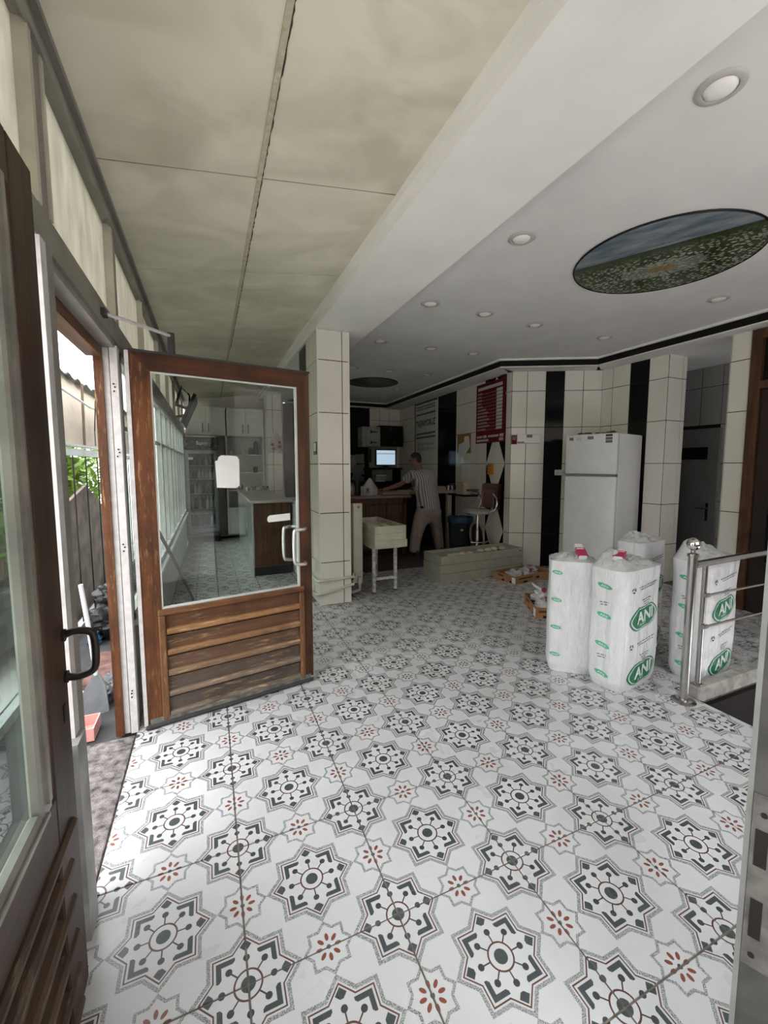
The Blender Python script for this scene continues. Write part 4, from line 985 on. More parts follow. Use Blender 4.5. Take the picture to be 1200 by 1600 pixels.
for (Mx, x, y, z, sx, sy, sz, s_), l in zip(cbs+cb2, lab1+lab2):
    o = crumple(Mx @ Matrix.Translation((x, y, z-.045)), sx*.8, sy*.8, sz*1.1, s_*3.1, 'carrier_bag', M_BAG2); tag(o, l, 'plastic bag', 'carrier bags in the crates')
    MB(Mx).tube([(x-.03, y-.03, z+.03), (x-.09, y-.04, z+.07), (x-.12, y-.05, z+.10)], [.014, .012, .005], 6).build('bag_handle', M_BAG, o, True)
    MB(Mx @ TR(x, y-sy*.70, z+.03)).lathe([(.001, 0), (.026, .002), (.001, .004)], 8, M=Matrix.Rotation(R(80), 4, 'X')).build('red_print', plain('red_print_%d' % s_, (.25, .02, .05), .5), o)

# ================================================================== KITCHEN COUNTERS
ct = thing('service_counter', 'dark wooden service counter with stone top in the back kitchen', 'counter', (1.5, 4.95, 0))
MB().box(1.32, 2.38, 4.97, 5.55, 0.10, .91).build('carcass', M_CDOOR, ct)
MB().box(1.32, 2.38, 4.99, 5.5, 0, .10).build('plinth', M_DARK, ct)
for (x0, x1) in ((1.33, 1.68), (1.69, 2.02), (2.03, 2.30)): MB().cbox(x0, x1, 4.945, 4.969, .14, .80, .004).build('door', M_CDOOR, ct)
MB().box(1.32, 2.38, 4.94, 4.97, .82, .91).build('drawer_rail', M_CDOOR, ct)
MB().cbox(2.305, 2.375, 4.94, 5.0, .0, .905, .003).build('corner_post', M_CDOOR, ct)
MB().cbox(1.28, 2.44, 4.90, 5.6, .91, .952, .006).build('worktop', plain('grey_stone_top', (.20, .17, .155), .35, var=.1), ct)
bo = MB().cbox(1.98, 2.44, 4.96, 5.35, .952, 1.0, .01).build('pastry_board', plain('floury_board', (.33, .27, .19), .8, var=.15)); tag(bo, 'floury pastry board under the man\'s hands on the counter', 'board')
cc = thing('side_counter', 'cream topped counter with black open base beside the man', 'counter', (2.9, 5.1, 0))
MB().cbox(2.46, 3.405, 4.98, 5.5, .955, 1.0, .004).build('worktop', M_CREAM, cc)
MB().box(2.5, 3.40, 5.35, 5.48, 0, .955).build('back_panel', M_DARK, cc)
MB().box(3.16, 3.24, 4.99, 5.05, 0, .955).build('support', M_CREAM, cc)
MB().box(3.15, 3.40, 4.45, 4.98, .93, .955).build('ledge', M_DARK, cc)
def jar(name, label, cat, x, y, z, prof, mat, group=None, lid=None):
    o = MB(TR(x, y, z)).lathe(prof, 16).build(name, mat, None, True); tag(o, label, cat, group)
    if lid: MB(TR(x, y, z)).lathe(lid, 16).build('lid', M_IRON, o, True)
    return o
o = MB(); tray(o, 2.98, 3.14, 5.02, 5.2, 1.0, 1.07, .008); o = o.build('food_tub', plain('clear_tub', (.38, .32, .22), .4)); tag(o, 'low clear food tub on the cream counter nearest the man', 'tub')
jar('steel_jar', 'first of two small bright steel jars on the cream counter', 'jar', 3.20, 5.04, 1.0, [(.03, 0), (.032, .01), (.032, .08), (.028, .085)], M_STEEL, 'small jars')
jar('steel_jar', 'second small bright steel jar, nearer the tiled wall', 'jar', 3.275, 5.04, 1.0, [(.03, 0), (.032, .01), (.032, .078), (.028, .083)], M_STEEL, 'small jars')
jar('cooking_pot', 'dark cooking pot on the cream counter by the tiled wall', 'pot', 3.345, 5.15, 1.0, [(.06, 0), (.065, .01), (.065, .09), (.06, .10), (.02, .11)], M_IRON)
for k in range(2):
    o = MB(); tray(o, 3.22, 3.36, 4.60, 4.82, .955+.10*k, 1.053+.10*k, .006, .97+.1*k); o = o.build('plastic_tub', plain('pale_tub_%d' % k, (.55, .48, .36), .5)); tag(o, ('lower', 'upper')[k]+' of two pale plastic tubs stacked on the dark ledge', 'tub', 'stacked pale tubs')
# waste bin under the counter
bi = thing('waste_bin', 'dark plastic waste bin with a blue liner under the counter', 'bin', (3.17, 4.60, 0))
MB(TR(3.17, 4.60, 0)).lathe([(.16, 0), (.165, .01), (.195, .56), (.20, .57), (.20, .585), (.185, .585), (.16, .10), (.002, .09)], 28).build('tub', M_BIN, bi, True)
MB(TR(3.17, 4.60, 0)).grid(lambda i, j: Vector(((.205+.012*noise.noise(Vector((math.cos(6.283*i)*4, math.sin(6.283*i)*4, j))))*math.cos(6.283*i), (.205+.012*noise.noise(Vector((math.cos(6.283*i)*4, math.sin(6.283*i)*4, j))))*math.sin(6.283*i), .52+.085*j+.012*math.sin(i*40)*(1-j))), 48, 5, wrap=True).build('liner', M_BLUE, bi, True)
MB(TR(3.17, 4.60, 0)).cbox(-.115, -.07, -.20, -.178, .40, .43, .004).build('label', M_LABEL, bi)
jar('round_sieve', 'round wooden sieve frame leaning behind the bar stool', 'sieve', 0, 0, 0, [(.2, 0), (.2, .001)], M_DARK)
sv = bpy.data.objects['round_sieve']
bpy.data.objects.remove(sv)
svt = thing('round_sieve', 'round wooden sieve frame leaning behind the bar stool', 'sieve', (3.22, 4.22, .12))
SM = Matrix.Translation((3.22, 4.22, .345)) @ Matrix.Rotation(R(30), 4, 'Z') @ Matrix.Rotation(R(-12), 4, 'X')
MB(SM).tube([(.205*math.cos(a*math.pi/18), 0, .205*math.sin(a*math.pi/18)) for a in range(36)], .017, 8, closed=True).build('hoop', plain('pale_bent_wood', (.30, .24, .17), .6), svt, True)
MB(SM).lathe([(.195, .006), (.195, .008)], 32, M=Matrix.Rotation(R(90), 4, 'X')).build('mesh_disc', M_DARK, svt)
lowb = MB().cbox(3.08, 3.36, 4.10, 4.36, 0, .12, .006).build('low_box', M_DARK); tag(lowb, 'low dark box under the round sieve', 'box')
# bar stool
bs = thing('bar_stool', 'chrome bar stool with brown backrest in front of the diamond tiles', 'stool', (2.99, 3.88, 0))
SX, SY = 2.99, 3.88
MB().lathe([(.19, 0), (.19, .008), (.12, .02), (.03, .045), (.026, .05), (.026, .50), (.02, .505), (.02, .73)], 24, (SX, SY, 0)).build('pedestal', M_CHROME, bs, True)
MB().lathe([(.16, .745), (.19, .755), (.195, .785), (.17, .805), (.003, .81)], 28, (SX-.01, SY, 0)).build('seat', plain('pale_grey_vinyl', (.38, .36, .33), .35), bs, True)
MB().lathe([(.175, .735), (.185, .745), (.185, .755)], 28, (SX-.01, SY, 0)).build('seat_rim', M_CHROME, bs, True)
MB().tube([(SX-.14, SY-.06, .34), (SX-.08, SY-.13, .34), (SX+.04, SY-.14, .34), (SX+.14, SY-.08, .34), (SX+.20, SY-.02, .35)], .010, 8).tube([(SX-.14, SY-.06, .34), (SX-.03, SY, .22)], .008, 6).tube([(SX+.14, SY-.08, .34), (SX+.03, SY, .22)], .008, 6).build('footrest', M_CHROME, bs, True)
def arm(sy): return [(SX+.02, SY+sy, 1.045), (SX+.12, SY+sy, 1.03), (SX+.185, SY+sy, .96), (SX+.195, SY+sy, .88), (SX+.16, SY+sy, .80), (SX+.06, SY+sy, .76)]
MB().tube(arm(-.19), .010, 8).build('arm_hoop', M_CHROME, bs, True); MB().tube(arm(.19), .010, 8).build('arm_hoop', M_CHROME, bs, True)
MB().cbox(SX-.06, SX+.14, SY-.215, SY-.165, 1.045, 1.075, .012, seg=2).build('arm_pad', M_LEATHER, bs, True)
MB().cbox(SX-.06, SX+.14, SY+.165, SY+.215, 1.045, 1.075, .012, seg=2).build('arm_pad', M_LEATHER, bs, True)
MB().box(SX+.165, SX+.185, SY-.15, SY-.13, .74, 1.05).box(SX+.165, SX+.185, SY+.13, SY+.15, .74, 1.05).box(SX, SX+.18, SY-.02, SY+.02, .735, .75).build('back_support', M_CHROME, bs)
MB().grid(lambda i, j: Vector((SX+.235+.06*math.cos((i-.5)*2.4)-.02+.03*(j-.5), SY+.21*math.sin((i-.5)*2.6), .80+.36*j)), 14, 8).grid(lambda i, j: Vector((SX+.215+.06*math.cos((i-.5)*2.4)-.04+.03*(j-.5), SY+.20*math.sin((.5-i)*2.6), .81+.34*j)), 14, 8).build('backrest', M_LEATHER, bs, True)

# ================================================================== KITCHEN BACK WALL
wc = thing('wall_cupboard', 'white wall cupboard with dark hinges beside the black one', 'cupboard', (2.57, 7.6, 1.83))
MB().box(2.57, 2.99, 7.6, 7.89, 1.83, 2.26).build('body', plain('dull_white_cupboard', (.40, .39, .36), .5), wc)
MB().cbox(2.66, 2.97, 7.575, 7.60, 1.84, 2.25, .004).build('door', plain('dull_white_door', (.42, .41, .38), .5), wc)
for z in (1.92, 2.15): MB().box(2.76, 2.90, 7.568, 7.576, z-.012, z+.012).box(2.75, 2.78, 7.566, 7.576, z-.03, z+.03).build('hinge', M_IRON, wc)
bc = thing('black_cupboard', 'black glossy wall cupboard above the monitor', 'cupboard', (3.0, 7.6, 1.85))
MB().box(3.0, 3.54, 7.6, 7.89, 1.85, 2.30).build('body', M_BLACK, bc)
MB().cbox(3.005, 3.265, 7.58, 7.6, 1.86, 2.29, .003).build('door', M_BLACK, bc); MB().cbox(3.27, 3.535, 7.58, 7.6, 1.86, 2.29, .003).build('door', M_BLACK, bc)
for (x, z) in ((3.24, 2.23), (3.31, 1.92)): MB().box(x-.008, x+.008, 7.57, 7.58, z-.03, z+.03).build('handle', M_STEEL, bc)
wp_ = MB().box(2.82, 3.50, 7.85, 7.88, 1.05, 1.83).build('backing_panel', plain('dull_white_panel', (.36, .35, .32), .5)); tag(wp_, 'dull white back panel on the wall behind the monitor', 'panel')
dk = MB().cbox(2.36, 3.05, 6.55, 6.95, 1.335, 1.375, .004).build('monitor_shelf', M_DARK); tag(dk, 'dark shelf carrying the monitor at the back of the kitchen', 'shelf')
for x in (2.38, 3.0): MB().box(x, x+.03, 6.6, 6.95, 1.10, 1.335).build('bracket', M_DARK, dk)
mo = thing('monitor', 'black computer monitor with a lit pale blue screen', 'monitor', (2.71, 6.62, 1.375))
MB().cbox(2.49, 2.925, 6.60, 6.635, 1.41, 1.735, .006).build('bezel', M_BLACK, mo)
MB().box(2.512, 2.905, 6.597, 6.601, 1.435, 1.715).build('screen', emit('lit_screen', (.55, .72, .86), .10), mo)
MB().box(2.515, 2.90, 6.5955, 6.5975, 1.64, 1.66).build('screen_bar', emit('screen_bar_mat', (.40, .50, .62), .06), mo)
MB().box(2.66, 2.76, 6.62, 6.66, 1.385, 1.42).cbox(2.60, 2.82, 6.58, 6.72, 1.375, 1.39, .004).build('foot', M_BLACK, mo)
ph = thing('wall_phone', 'dark telephone handset hanging beside the monitor', 'telephone', (2.38, 6.7, 1.5))
MB().cbox(2.355, 2.405, 6.62, 6.66, 1.50, 1.72, .012, seg=2).build('handset', M_IRON, ph, True)
MB().box(2.34, 2.42, 6.66, 6.70, 1.48, 1.74).build('cradle', M_DARK, ph)
prn = thing('receipt_printer', 'small white receipt printer on the counter below the monitor', 'printer', (2.58, 6.62, 1.1))
MB().cbox(2.48, 2.69, 6.56, 6.78, 1.10, 1.24, .01).build('case', plain('dull_white_case', (.34, .33, .30), .5), prn)
MB().box(2.50, 2.69, 6.555, 6.56, 1.215, 1.235).box(2.52, 2.66, 6.555, 6.56, 1.11, 1.125).build('paper_strip', M_PAPER, prn)
lowc = thing('back_counter', 'dark counter against the kitchen end wall', 'counter', (2.6, 6.5, 0))
MB().box(1.5, 3.40, 6.5, 7.1, 0, 1.06).build('base', M_DARK, lowc); MB().cbox(1.48, 3.42, 6.46, 7.1, 1.06, 1.10, .004).build('worktop', M_DARK, lowc)
pl_ = [(2.39, 1.55, .26, .22, 4), (2.60, 1.57, .22, .20, -3), (2.44, 1.38, .15, .25, 8), (2.60, 1.33, .25, .22, -6), (2.52, 1.17, .20, .2, 14), (2.66, 1.08, .2, .18, 20)]
ntc = ['tan paper pinned top of the kitchen paper cluster', 'creased paper pinned second at the top of the kitchen cluster', 'narrow paper hanging at the near edge of the kitchen cluster', 'broad pale paper in the middle of the kitchen cluster', 'bluish paper low in the kitchen cluster', 'lowest tilted bluish paper of the kitchen cluster']
for k, ((x, z, w, h, a), l) in enumerate(zip(pl_, ntc)):
    o = MB(Matrix.Translation((x, 7.88-.003*k, z)) @ Matrix.Rotation(R(a), 4, 'Y')).add([(-w/2, 0, -h/2), (w/2*.9, -.02, -h/2*1.1), (w/2, 0, h/2), (-w/2*.95, -.012, h/2*.95), (-w/2, .002, -h/2), (w/2*.9, -.018, -h/2*1.1), (w/2, .002, h/2), (-w/2*.95, -.01, h/2*.95)], [(0, 1, 2, 3), (7, 6, 5, 4), (0, 4, 5, 1), (1, 5, 6, 2), (2, 6, 7, 3), (3, 7, 4, 0)]).build('pinned_paper', plain('aged_paper_%d' % k, (.36-.03*k, .33-.02*k, .28), .8)); tag(o, l, 'paper', 'papers pinned on the kitchen wall')
# on the service counter
cbag = thing('shopping_bag', 'white knotted carrier bag with a red letter on the service counter', 'plastic bag', (1.80, 5.08, .952))
def cbf(i, j):
    a = 2*math.pi*i; z = j
    r = .125*(1-max(0, (z-.35)/.65)**1.15*.93)*(.93+.07*min(1, z*8)); f = 1+.09*noise.noise(Vector((math.cos(a)*2.2, math.sin(a)*2.2, z*3)))+.05*math.sin(a*9)*max(0, z-.3)
    return Vector((1.80+r*1.08*math.cos(a)*f, 5.08+r*.8*math.sin(a)*f, .953+.27*z))
MB().grid(cbf, 40, 18, wrap=True).build('bag_body', plastic_bag('greyish_carrier_plastic', (.50, .47, .47)), cbag, 60)
glyphs('R', .06, .075, I4, 1.735, 1.035, -4.965, 'red_letter', plain('red_letter_print', (.24, .02, .05), .5), cbag, .03)
bpy.data.objects['red_letter'].data.update()
jar('steel_mug', 'pale mug standing beside the knotted bag on the counter', 'mug', 1.69, 5.1, .952, [(.03, 0), (.032, .01), (.032, .14), (.028, .145)], M_LABEL)
jar('dark_canister', 'dark canister standing behind the pale mug on the counter', 'canister', 1.62, 5.18, .952, [(.05, 0), (.052, .01), (.05, .22), (.02, .24)], M_IRON, None, [(.048, .22), (.048, .235), (.01, .25)])
jar('tea_pot', 'round steel pot on the counter end by the column', 'pot', 1.48, 5.1, .952, [(.07, 0), (.085, .03), (.085, .14), (.06, .19), (.02, .205)], plain('dull_pot', (.30, .25, .2), .35, .7))
jar('glass_jar', 'small clear jar on the counter edge above the radiator', 'jar', 1.42, 4.98, .952, [(.04, 0), (.045, .02), (.04, .08), (.02, .10)], M_STEEL)

# ================================================================== THE MAN AT THE COUNTER
def skin_obj(name, chains, mat, parent, sub=2):
    """chains: list of [(x,y,z,r), ...]; a chain that starts at an existing point branches from it"""
    vs, es, rs, roots = [], [], [], []
    idx = {}
    for ch in chains:
        prev = None
        for (x, y, z, r) in ch:
            k = (round(x, 4), round(y, 4), round(z, 4))
            if k not in idx:
                idx[k] = len(vs); vs.append((x, y, z)); rs.append(r)
                if prev is None: roots.append(idx[k])
            if prev is not None: es.append((prev, idx[k]))
            prev = idx[k]
    P = mw(parent).inverted()
    me = bpy.data.meshes.new(name); me.from_pydata([P @ Vector(v) for v in vs], es, [])
    o = bpy.data.objects.new(name, me); COL.objects.link(o); o.parent = parent; W[o.name] = mw(parent)
    md = o.modifiers.new('skin', 'SKIN'); md.use_smooth_shade = True
    sl = me.skin_vertices[0].data
    for i, r in enumerate(rs):
        sl[i].radius = r if isinstance(r, tuple) else (r, r); sl[i].use_root = i in roots
    s2 = o.modifiers.new('sub', 'SUBSURF'); s2.levels = s2.render_levels = sub
    me.materials.append(mat); return o
man = thing('person', 'person in a striped short-sleeved shirt and beige trousers bending over the counter', 'person', (2.62, 4.74, 0))
PEL = (2.62, 4.70, .86); SP1 = (2.61, 4.73, 1.02); CH = (2.58, 4.78, 1.18); NB = (2.56, 4.82, 1.34); NK = (2.54, 4.845, 1.385)
SHL = (2.41, 4.83, 1.275); ELL = (2.275, 4.93, 1.125); WRL = (2.07, 5.00, 1.055)
SHR = (2.74, 4.83, 1.285); ELR = (2.78, 4.99, 1.10); WRR = (2.60, 5.07, 1.045)
HPL = (2.52, 4.70, .80); KNL = (2.46, 4.74, .45); ANL = (2.41, 4.74, .085); HPR = (2.73, 4.70, .80); KNR = (2.83, 4.77, .44); ANR = (2.925, 4.83, .085)
def P(p, r): return (*p, r)
body = [[P(PEL, .11), P(SP1, .105), P(CH, .12), P(NB, .07), P(NK, .052), (2.525, 4.865, 1.42, .07), (2.503, 4.885, 1.465, .088), (2.497, 4.885, 1.515, .095), (2.503, 4.88, 1.565, .08)],
        [P(CH, .12), P(SHL, .052), (2.35, 4.88, 1.20, .046), P(ELL, .04), (2.17, 4.965, 1.09, .037), P(WRL, .028)],
        [P(CH, .12), P(SHR, .052), (2.745, 4.91, 1.18, .046), P(ELR, .04), (2.68, 5.03, 1.065, .036), P(WRR, .028)],
        [P(PEL, .11), P(HPL, .085), P(KNL, .058), P(ANL, .04), (2.38, 4.82, .05, .035)],
        [P(PEL, .11), P(HPR, .085), P(KNR, .058), P(ANR, .04), (2.95, 4.92, .05, .035)]]
def hand(w, d, sd):
    d = Vector(d).normalized(); w = Vector(w); s_ = Vector((-d.y, d.x, 0)).normalized()*sd
    pc = w+d*.045+Vector((0, 0, -.005)); out = [[(*w, .024), (*pc, .030), (*(w+d*.085), .028)]]
    for k, l in enumerate((.065, .078, .072, .055)):
        b0 = w+d*.088+s_*(.027-.018*k); out.append([(*b0, .009), (*(b0+d*l*.5+Vector((0, 0, .004))), .0085), (*(b0+d*l+Vector((0, 0, -.014))), .007)])
    b0 = w+d*.03+s_*.028; out.append([(*b0, .011), (*(b0+d*.03+s_*.02), .010), (*(b0+d*.062+s_*.028+Vector((0, 0, -.01))), .008)])
    return out
body += hand(WRL, (-.95, .25, -.12), 1)+hand(WRR, (-.9, .45, -.1), 1)
bo_ = skin_obj('body', body, M_SKIN, man)
# face details on the head, turned down and to the counter
HF = Vector((-.80, .55, -.22)).normalized(); HC = Vector((2.50, 4.885, 1.505)); HS = Vector((-HF.y, HF.x, 0)).normalized()
MB().tube([HC+HF*.083+Vector((0, 0, .018)), HC+HF*.107+Vector((0, 0, -.008)), HC+HF*.094+Vector((0, 0, -.022))], [.008, .013, .010], 8).build('nose', M_SKIN, man, True)
for s_ in (-1, 1):
    MB().lathe([(.001, -.008), (.009, -.003), (.009, .003), (.001, .008)], 8, tuple(HC+HF*.084+HS*.034*s_+Vector((0, 0, .012)))).build('eye', M_HAIR, man, True)
    MB().lathe([(.004, -.026), (.016, -.012), (.018, .01), (.004, .028)], 8, tuple(HC+HS*.090*s_-HF*.008)).build('ear', M_SKIN, man, True)
MB().tube([HC+HF*.085+HS*.024+Vector((0, 0, -.048)), HC+HF*.091+Vector((0, 0, -.046)), HC+HF*.085-HS*.024+Vector((0, 0, -.048))], .006, 6).build('mouth', plain('lips', (.17, .07, .055), .6), man, True)
# hair cap
def hairf(i, j):
    a = 2*math.pi*i; ca, sa = math.cos(a), math.sin(a)
    front = Vector((ca, sa, 0)).dot(Vector((HF.x, HF.y, 0)).normalized())
    low = R(-6+34*front) if front > 0 else R(-6+42*front)
    p = math.pi/2+(low-math.pi/2)*max(.02, j); k = 1-.05*j
    return HC+Vector((.003, -.003, .018))+Vector((ca*math.cos(p)*.098*k, sa*math.cos(p)*.098*k, math.sin(p)*.106))
MB().grid(hairf, 28, 14, wrap=True).build('hair', M_HAIR, man, True)
ms, nt, b = newmat('striped_shirt_cloth')
tc = nt.nodes.new('ShaderNodeTexCoord'); sp = nt.nodes.new('ShaderNodeSeparateXYZ'); nt.links.new(tc.outputs['Object'], sp.inputs[0])
xx = (X(nt, sp.outputs[0])+X(nt, sp.outputs[2])*.08)*190.0
stv = xx.op('SINE').gt(.15); wv = noise_n(nt, coords(nt), 9, 4)
cS = mixc(nt, stv, mixc(nt, wv, (.52, .50, .48), (.38, .37, .36)), (.16, .155, .16))
nt.links.new(cS, b.inputs['Base Color']); b.inputs['Roughness'].default_value = .9; bump(nt, b, wv, .4, .03)
M_SHIRT = ms
shirt = [[(2.635, 4.69, .70, .205), (2.635, 4.69, .78, .205), (2.625, 4.70, .90, .195), (2.61, 4.73, 1.02, .19), (2.59, 4.765, 1.13, .20), (2.575, 4.79, 1.235, .185), (2.562, 4.815, 1.33, .115), (2.552, 4.83, 1.365, .072)],
         [(2.575, 4.79, 1.235, .185), (*SHL, .088), (2.36, 4.87, 1.215, .082), (2.31, 4.905, 1.165, .08)],
         [(2.575, 4.79, 1.235, .185), (*SHR, .088), (2.765, 4.90, 1.20, .082), (2.775, 4.94, 1.15, .08)]]
skin_obj('shirt', shirt, M_SHIRT, man)
tro = [[(2.63, 4.695, .97, .15), (2.63, 4.695, .90, .165), (2.625, 4.695, .80, .185), (2.625, 4.695, .74, .18)],
       [(2.625, 4.695, .74, .18), (2.53, 4.70, .62, .135), (2.475, 4.73, .45, .112), (2.435, 4.74, .25, .095), (2.42, 4.745, .10, .088), (2.417, 4.745, .05, .086)],
       [(2.625, 4.695, .74, .18), (2.735, 4.70, .62, .132), (2.81, 4.755, .45, .108), (2.875, 4.80, .25, .090), (2.92, 4.83, .10, .082), (2.925, 4.832, .055, .08)]]
skin_obj('trousers', tro, M_TROUS, man)
for (x, y, a) in ((2.405, 4.77, 20), (2.94, 4.86, -15)):
    MB(TR(x, y, .004, a)).grid(lambda i, j: Vector((.045*math.cos(6.283*i)*(1-.25*j**2), .125*math.sin(6.283*i)*(1-.12*j), .07*j*(1.2-.5*math.sin(6.283*i)*.6))), 20, 5, wrap=True).box(-.04, .04, -.11, .11, 0, .012).build('shoe', M_SHOE, man, True)
MB().cbox(2.44, 2.49, 4.565, 4.60, .765, .80, .008).build('belt_pouch', M_BLACK, man)

# ================================================================== THE BAY BEHIND THE DOOR
cl = thing('drinks_cooler', 'dark glass-door drinks cooler with lit header at the end of the bay', 'cooler', (-.62, 7.3, 0))
M_COOL = plain('cooler_grey', (.10, .105, .105), .4)
MB().box(-.90, -.87, 7.3, 7.88, .12, 1.93).box(-.36, -.33, 7.3, 7.88, .12, 1.93).box(-.90, -.33, 7.85, 7.88, .12, 1.93).box(-.9, -.33, 7.3, 7.88, .12, .18).box(-.87, -.36, 7.36, 7.88, 1.70, 1.93).build('body', M_COOL, cl)
MB().box(-.89, -.34, 7.34, 7.86, 0, .12).build('plinth', M_DARK, cl)
MB().cbox(-.90, -.33, 7.26, 7.36, 1.71, 1.92, .006).build('header', plain('header_black', (.012, .012, .02), .25), cl)
MB().box(-.86, -.37, 7.255, 7.27, 1.925, 1.945).build('header_lamp', plain('header_lamp_white', (.75, .72, .66), .4), cl)
glyphs('İçim', .19, .085, I4, -.60, 1.815, -7.258, 'header_letters', M_PAPER, cl, .015)
MB().box(-.87, -.82, 7.27, 7.30, .20, 1.69).box(-.41, -.36, 7.27, 7.30, .20, 1.69).box(-.82, -.41, 7.27, 7.30, 1.63, 1.69).box(-.82, -.41, 7.27, 7.30, .20, .27).build('door_frame', plain('cooler_door_grey', (.19, .20, .20), .35), cl)
MB().box(-.82, -.41, 7.283, 7.288, .27, 1.63).build('pane', M_GLASSC, cl)
MB().box(-.83, -.75, 7.265, 7.271, 1.52, 1.56).build('label', M_LABEL, cl)
M_INN = plain('cooler_lining', (.10, .10, .10), .6)
for z in (.30, .62, .90, 1.17, 1.42):
    MB().box(-.868, -.362, 7.34, 7.82, z-.012, z).build('shelf', plain('white_wire_shelf', (.55, .56, .55), .4) if z == .30 else bpy.data.materials['white_wire_shelf'], cl)
bot_m = [plain('dark_bottle', (.02, .014, .012), .15), plain('water_bottle', (.40, .48, .48), .2), plain('green_bottle', (.03, .07, .04), .15), plain('white_bottle', (.55, .56, .54), .3)]
bmesh_cache = {}
def bottle(x, y, z, h, kind, label):
    if (h, kind) not in bmesh_cache:
        bmesh_cache[(h, kind)] = (MB().lathe([(.026, 0), (.028, .01), (.028, h*.55), (.022, h*.7), (.010, h*.82), (.010, h*.93)], 10).mesh('bottle', bot_m[kind], smooth=True), MB().lathe([(.012, h*.92), (.012, h), (.004, h+.002)], 10).mesh('cap', M_LABEL, smooth=True))
    m1, m2 = bmesh_cache[(h, kind)]
    o = piece('drink_bottle', m1, None, Matrix.Translation((x, y, z))); tag(o, label, 'bottle', 'bottles in the drinks cooler')
    piece('cap', m2, o, Matrix.Translation((x, y, z)))
ORD = ('first', 'second', 'third', 'fourth', 'fifth', 'sixth', 'seventh', 'eighth')
KW = ('dark', 'clear', 'green', 'white')
for z, h, ks, sw_ in ((.30, .24, (0, 0, 2, 0, 0, 1, 0), 'bottom'), (.62, .23, (1, 2, 3, 0, 3, 1, 3), 'second lowest'), (.90, .19, (2, 1, 1, 0, 0, 2, 2), 'middle'), (1.17, .18, (1, 2, 3, 1, 3, 3, 1), 'second highest'), (1.42, .16, (0, 0, 2, 0, 1, 0, 0), 'top')):
    for k, kd in enumerate(ks): bottle(-.80+k*.065, 7.42, z, h, kd, '%s bottle, %s from the windows on the %s shelf of the drinks cooler' % (KW[kd], ORD[k], sw_))
def cupboard(name, label, x0, x1, z0, z1, ndoor):
    t = thing(name, label, 'cupboard', (x0, 7.42, z0)); MB().box(x0, x1, 7.44, 7.89, z0, z1).build('body', M_WHITE, t)
    w = (x1-x0)/ndoor
    for k in range(ndoor):
        d_ = MB().cbox(x0+k*w+.003, x0+(k+1)*w-.003, 7.42, 7.44, z0+.003, z1-.003, .003).build('door', M_WHITE, t)
        hx = x0+(k+1)*w-.05 if k % 2 == 0 else x0+k*w+.05
        MB().tube([(hx, 7.42, z0+.06), (hx, 7.40, z0+.06), (hx, 7.40, z0+.22), (hx, 7.42, z0+.22)], .007, 6).build('handle', M_IRON, d_)
cupboard('bay_cupboard', 'white double wall cupboard above the drinks cooler', -.86, -.19, 1.97, 2.485, 2)
cupboard('bay_cupboard', 'white double wall cupboard over the open shelves', -.17, .50, 1.97, 2.485, 2)
su = thing('shelf_unit', 'white open shelf unit with a closed base beside the cooler', 'shelf', (.16, 7.45, 0))
MB().box(-.20, -.17, 7.45, 7.89, .08, 1.97).box(.47, .50, 7.45, 7.89, .08, 1.97).box(-.17, .47, 7.87, 7.89, .08, 1.97).build('carcass', M_WHITE, su)
for z in (.95, 1.28, 1.625): MB().box(-.17, .47, 7.45, 7.87, z-.02, z).build('shelf', M_WHITE, su)
MB().cbox(-.17, .47, 7.43, 7.45, .10, .62, .003).build('door', M_WHITE, su)
for (x, z, n_, l, mt, h) in ((-.10, 1.625, 'paper_cup', 'small white cup at the cooler end of the top open shelf', M_WHITE, .07), (.10, 1.625, 'paper_cup', 'white cup in the middle of the top open shelf', M_WHITE, .08), (.36, 1.625, 'black_grinder', 'tall black grinder on the top open shelf', M_IRON, .26), (.26, 1.625, 'dark_tin', 'low dark tin next to the grinder on the top open shelf', M_IRON, .13), (.34, 1.28, 'dark_tin', 'dark tin on the middle open shelf', M_IRON, .12), (.06, .95, 'glass_set', 'short glass on the low open shelf', M_STEEL, .10)):
    o = MB(TR(x, 7.56, z)).lathe([(.04, 0), (.045, .01), (.045, h*.8), (.035, h*.95), (.01, h)], 14).build(n_, mt, None, True); tag(o, l, n_.split('_')[-1])
# counter in the bay
bcn = thing('bay_counter', 'wood fronted counter with pale glass side and steel top behind the door', 'counter', (-.03, 4.42, 0))
MB().box(-.01, .46, 4.44, 7.0, .12, .94).build('carcass', M_WHITE, bcn)
MB().box(.0, .46, 4.46, 6.98, 0, .12).build('plinth', plain('dark_blue_plinth', (.02, .025, .03), .5), bcn)
MB().cbox(.0, .46, 4.42, 4.441, .125, .94, .003).build('front_panel', M_VENEER, bcn)
MB().cbox(-.028, -.008, 4.42, 7.0, .0, .94, .003).build('side_panel', plain('pale_green_side', (.52, .58, .54), .12, var=.04), bcn)
MB().cbox(-.04, .48, 4.40, 7.02, .94, .978, .004).build('worktop', plain('steel_top', (.42, .42, .40), .3, .6), bcn)
wbx = thing('white_chest', 'white enamel chest standing beside the wood fronted counter', 'chest', (.48, 4.3, 0))
MB().cbox(.485, .80, 4.28, 5.0, .02, .93, .008).build('body', M_WHITEG, wbx); MB().cbox(.483, .805, 4.27, 5.0, .935, .965, .006).build('lid', M_WHITEG, wbx)
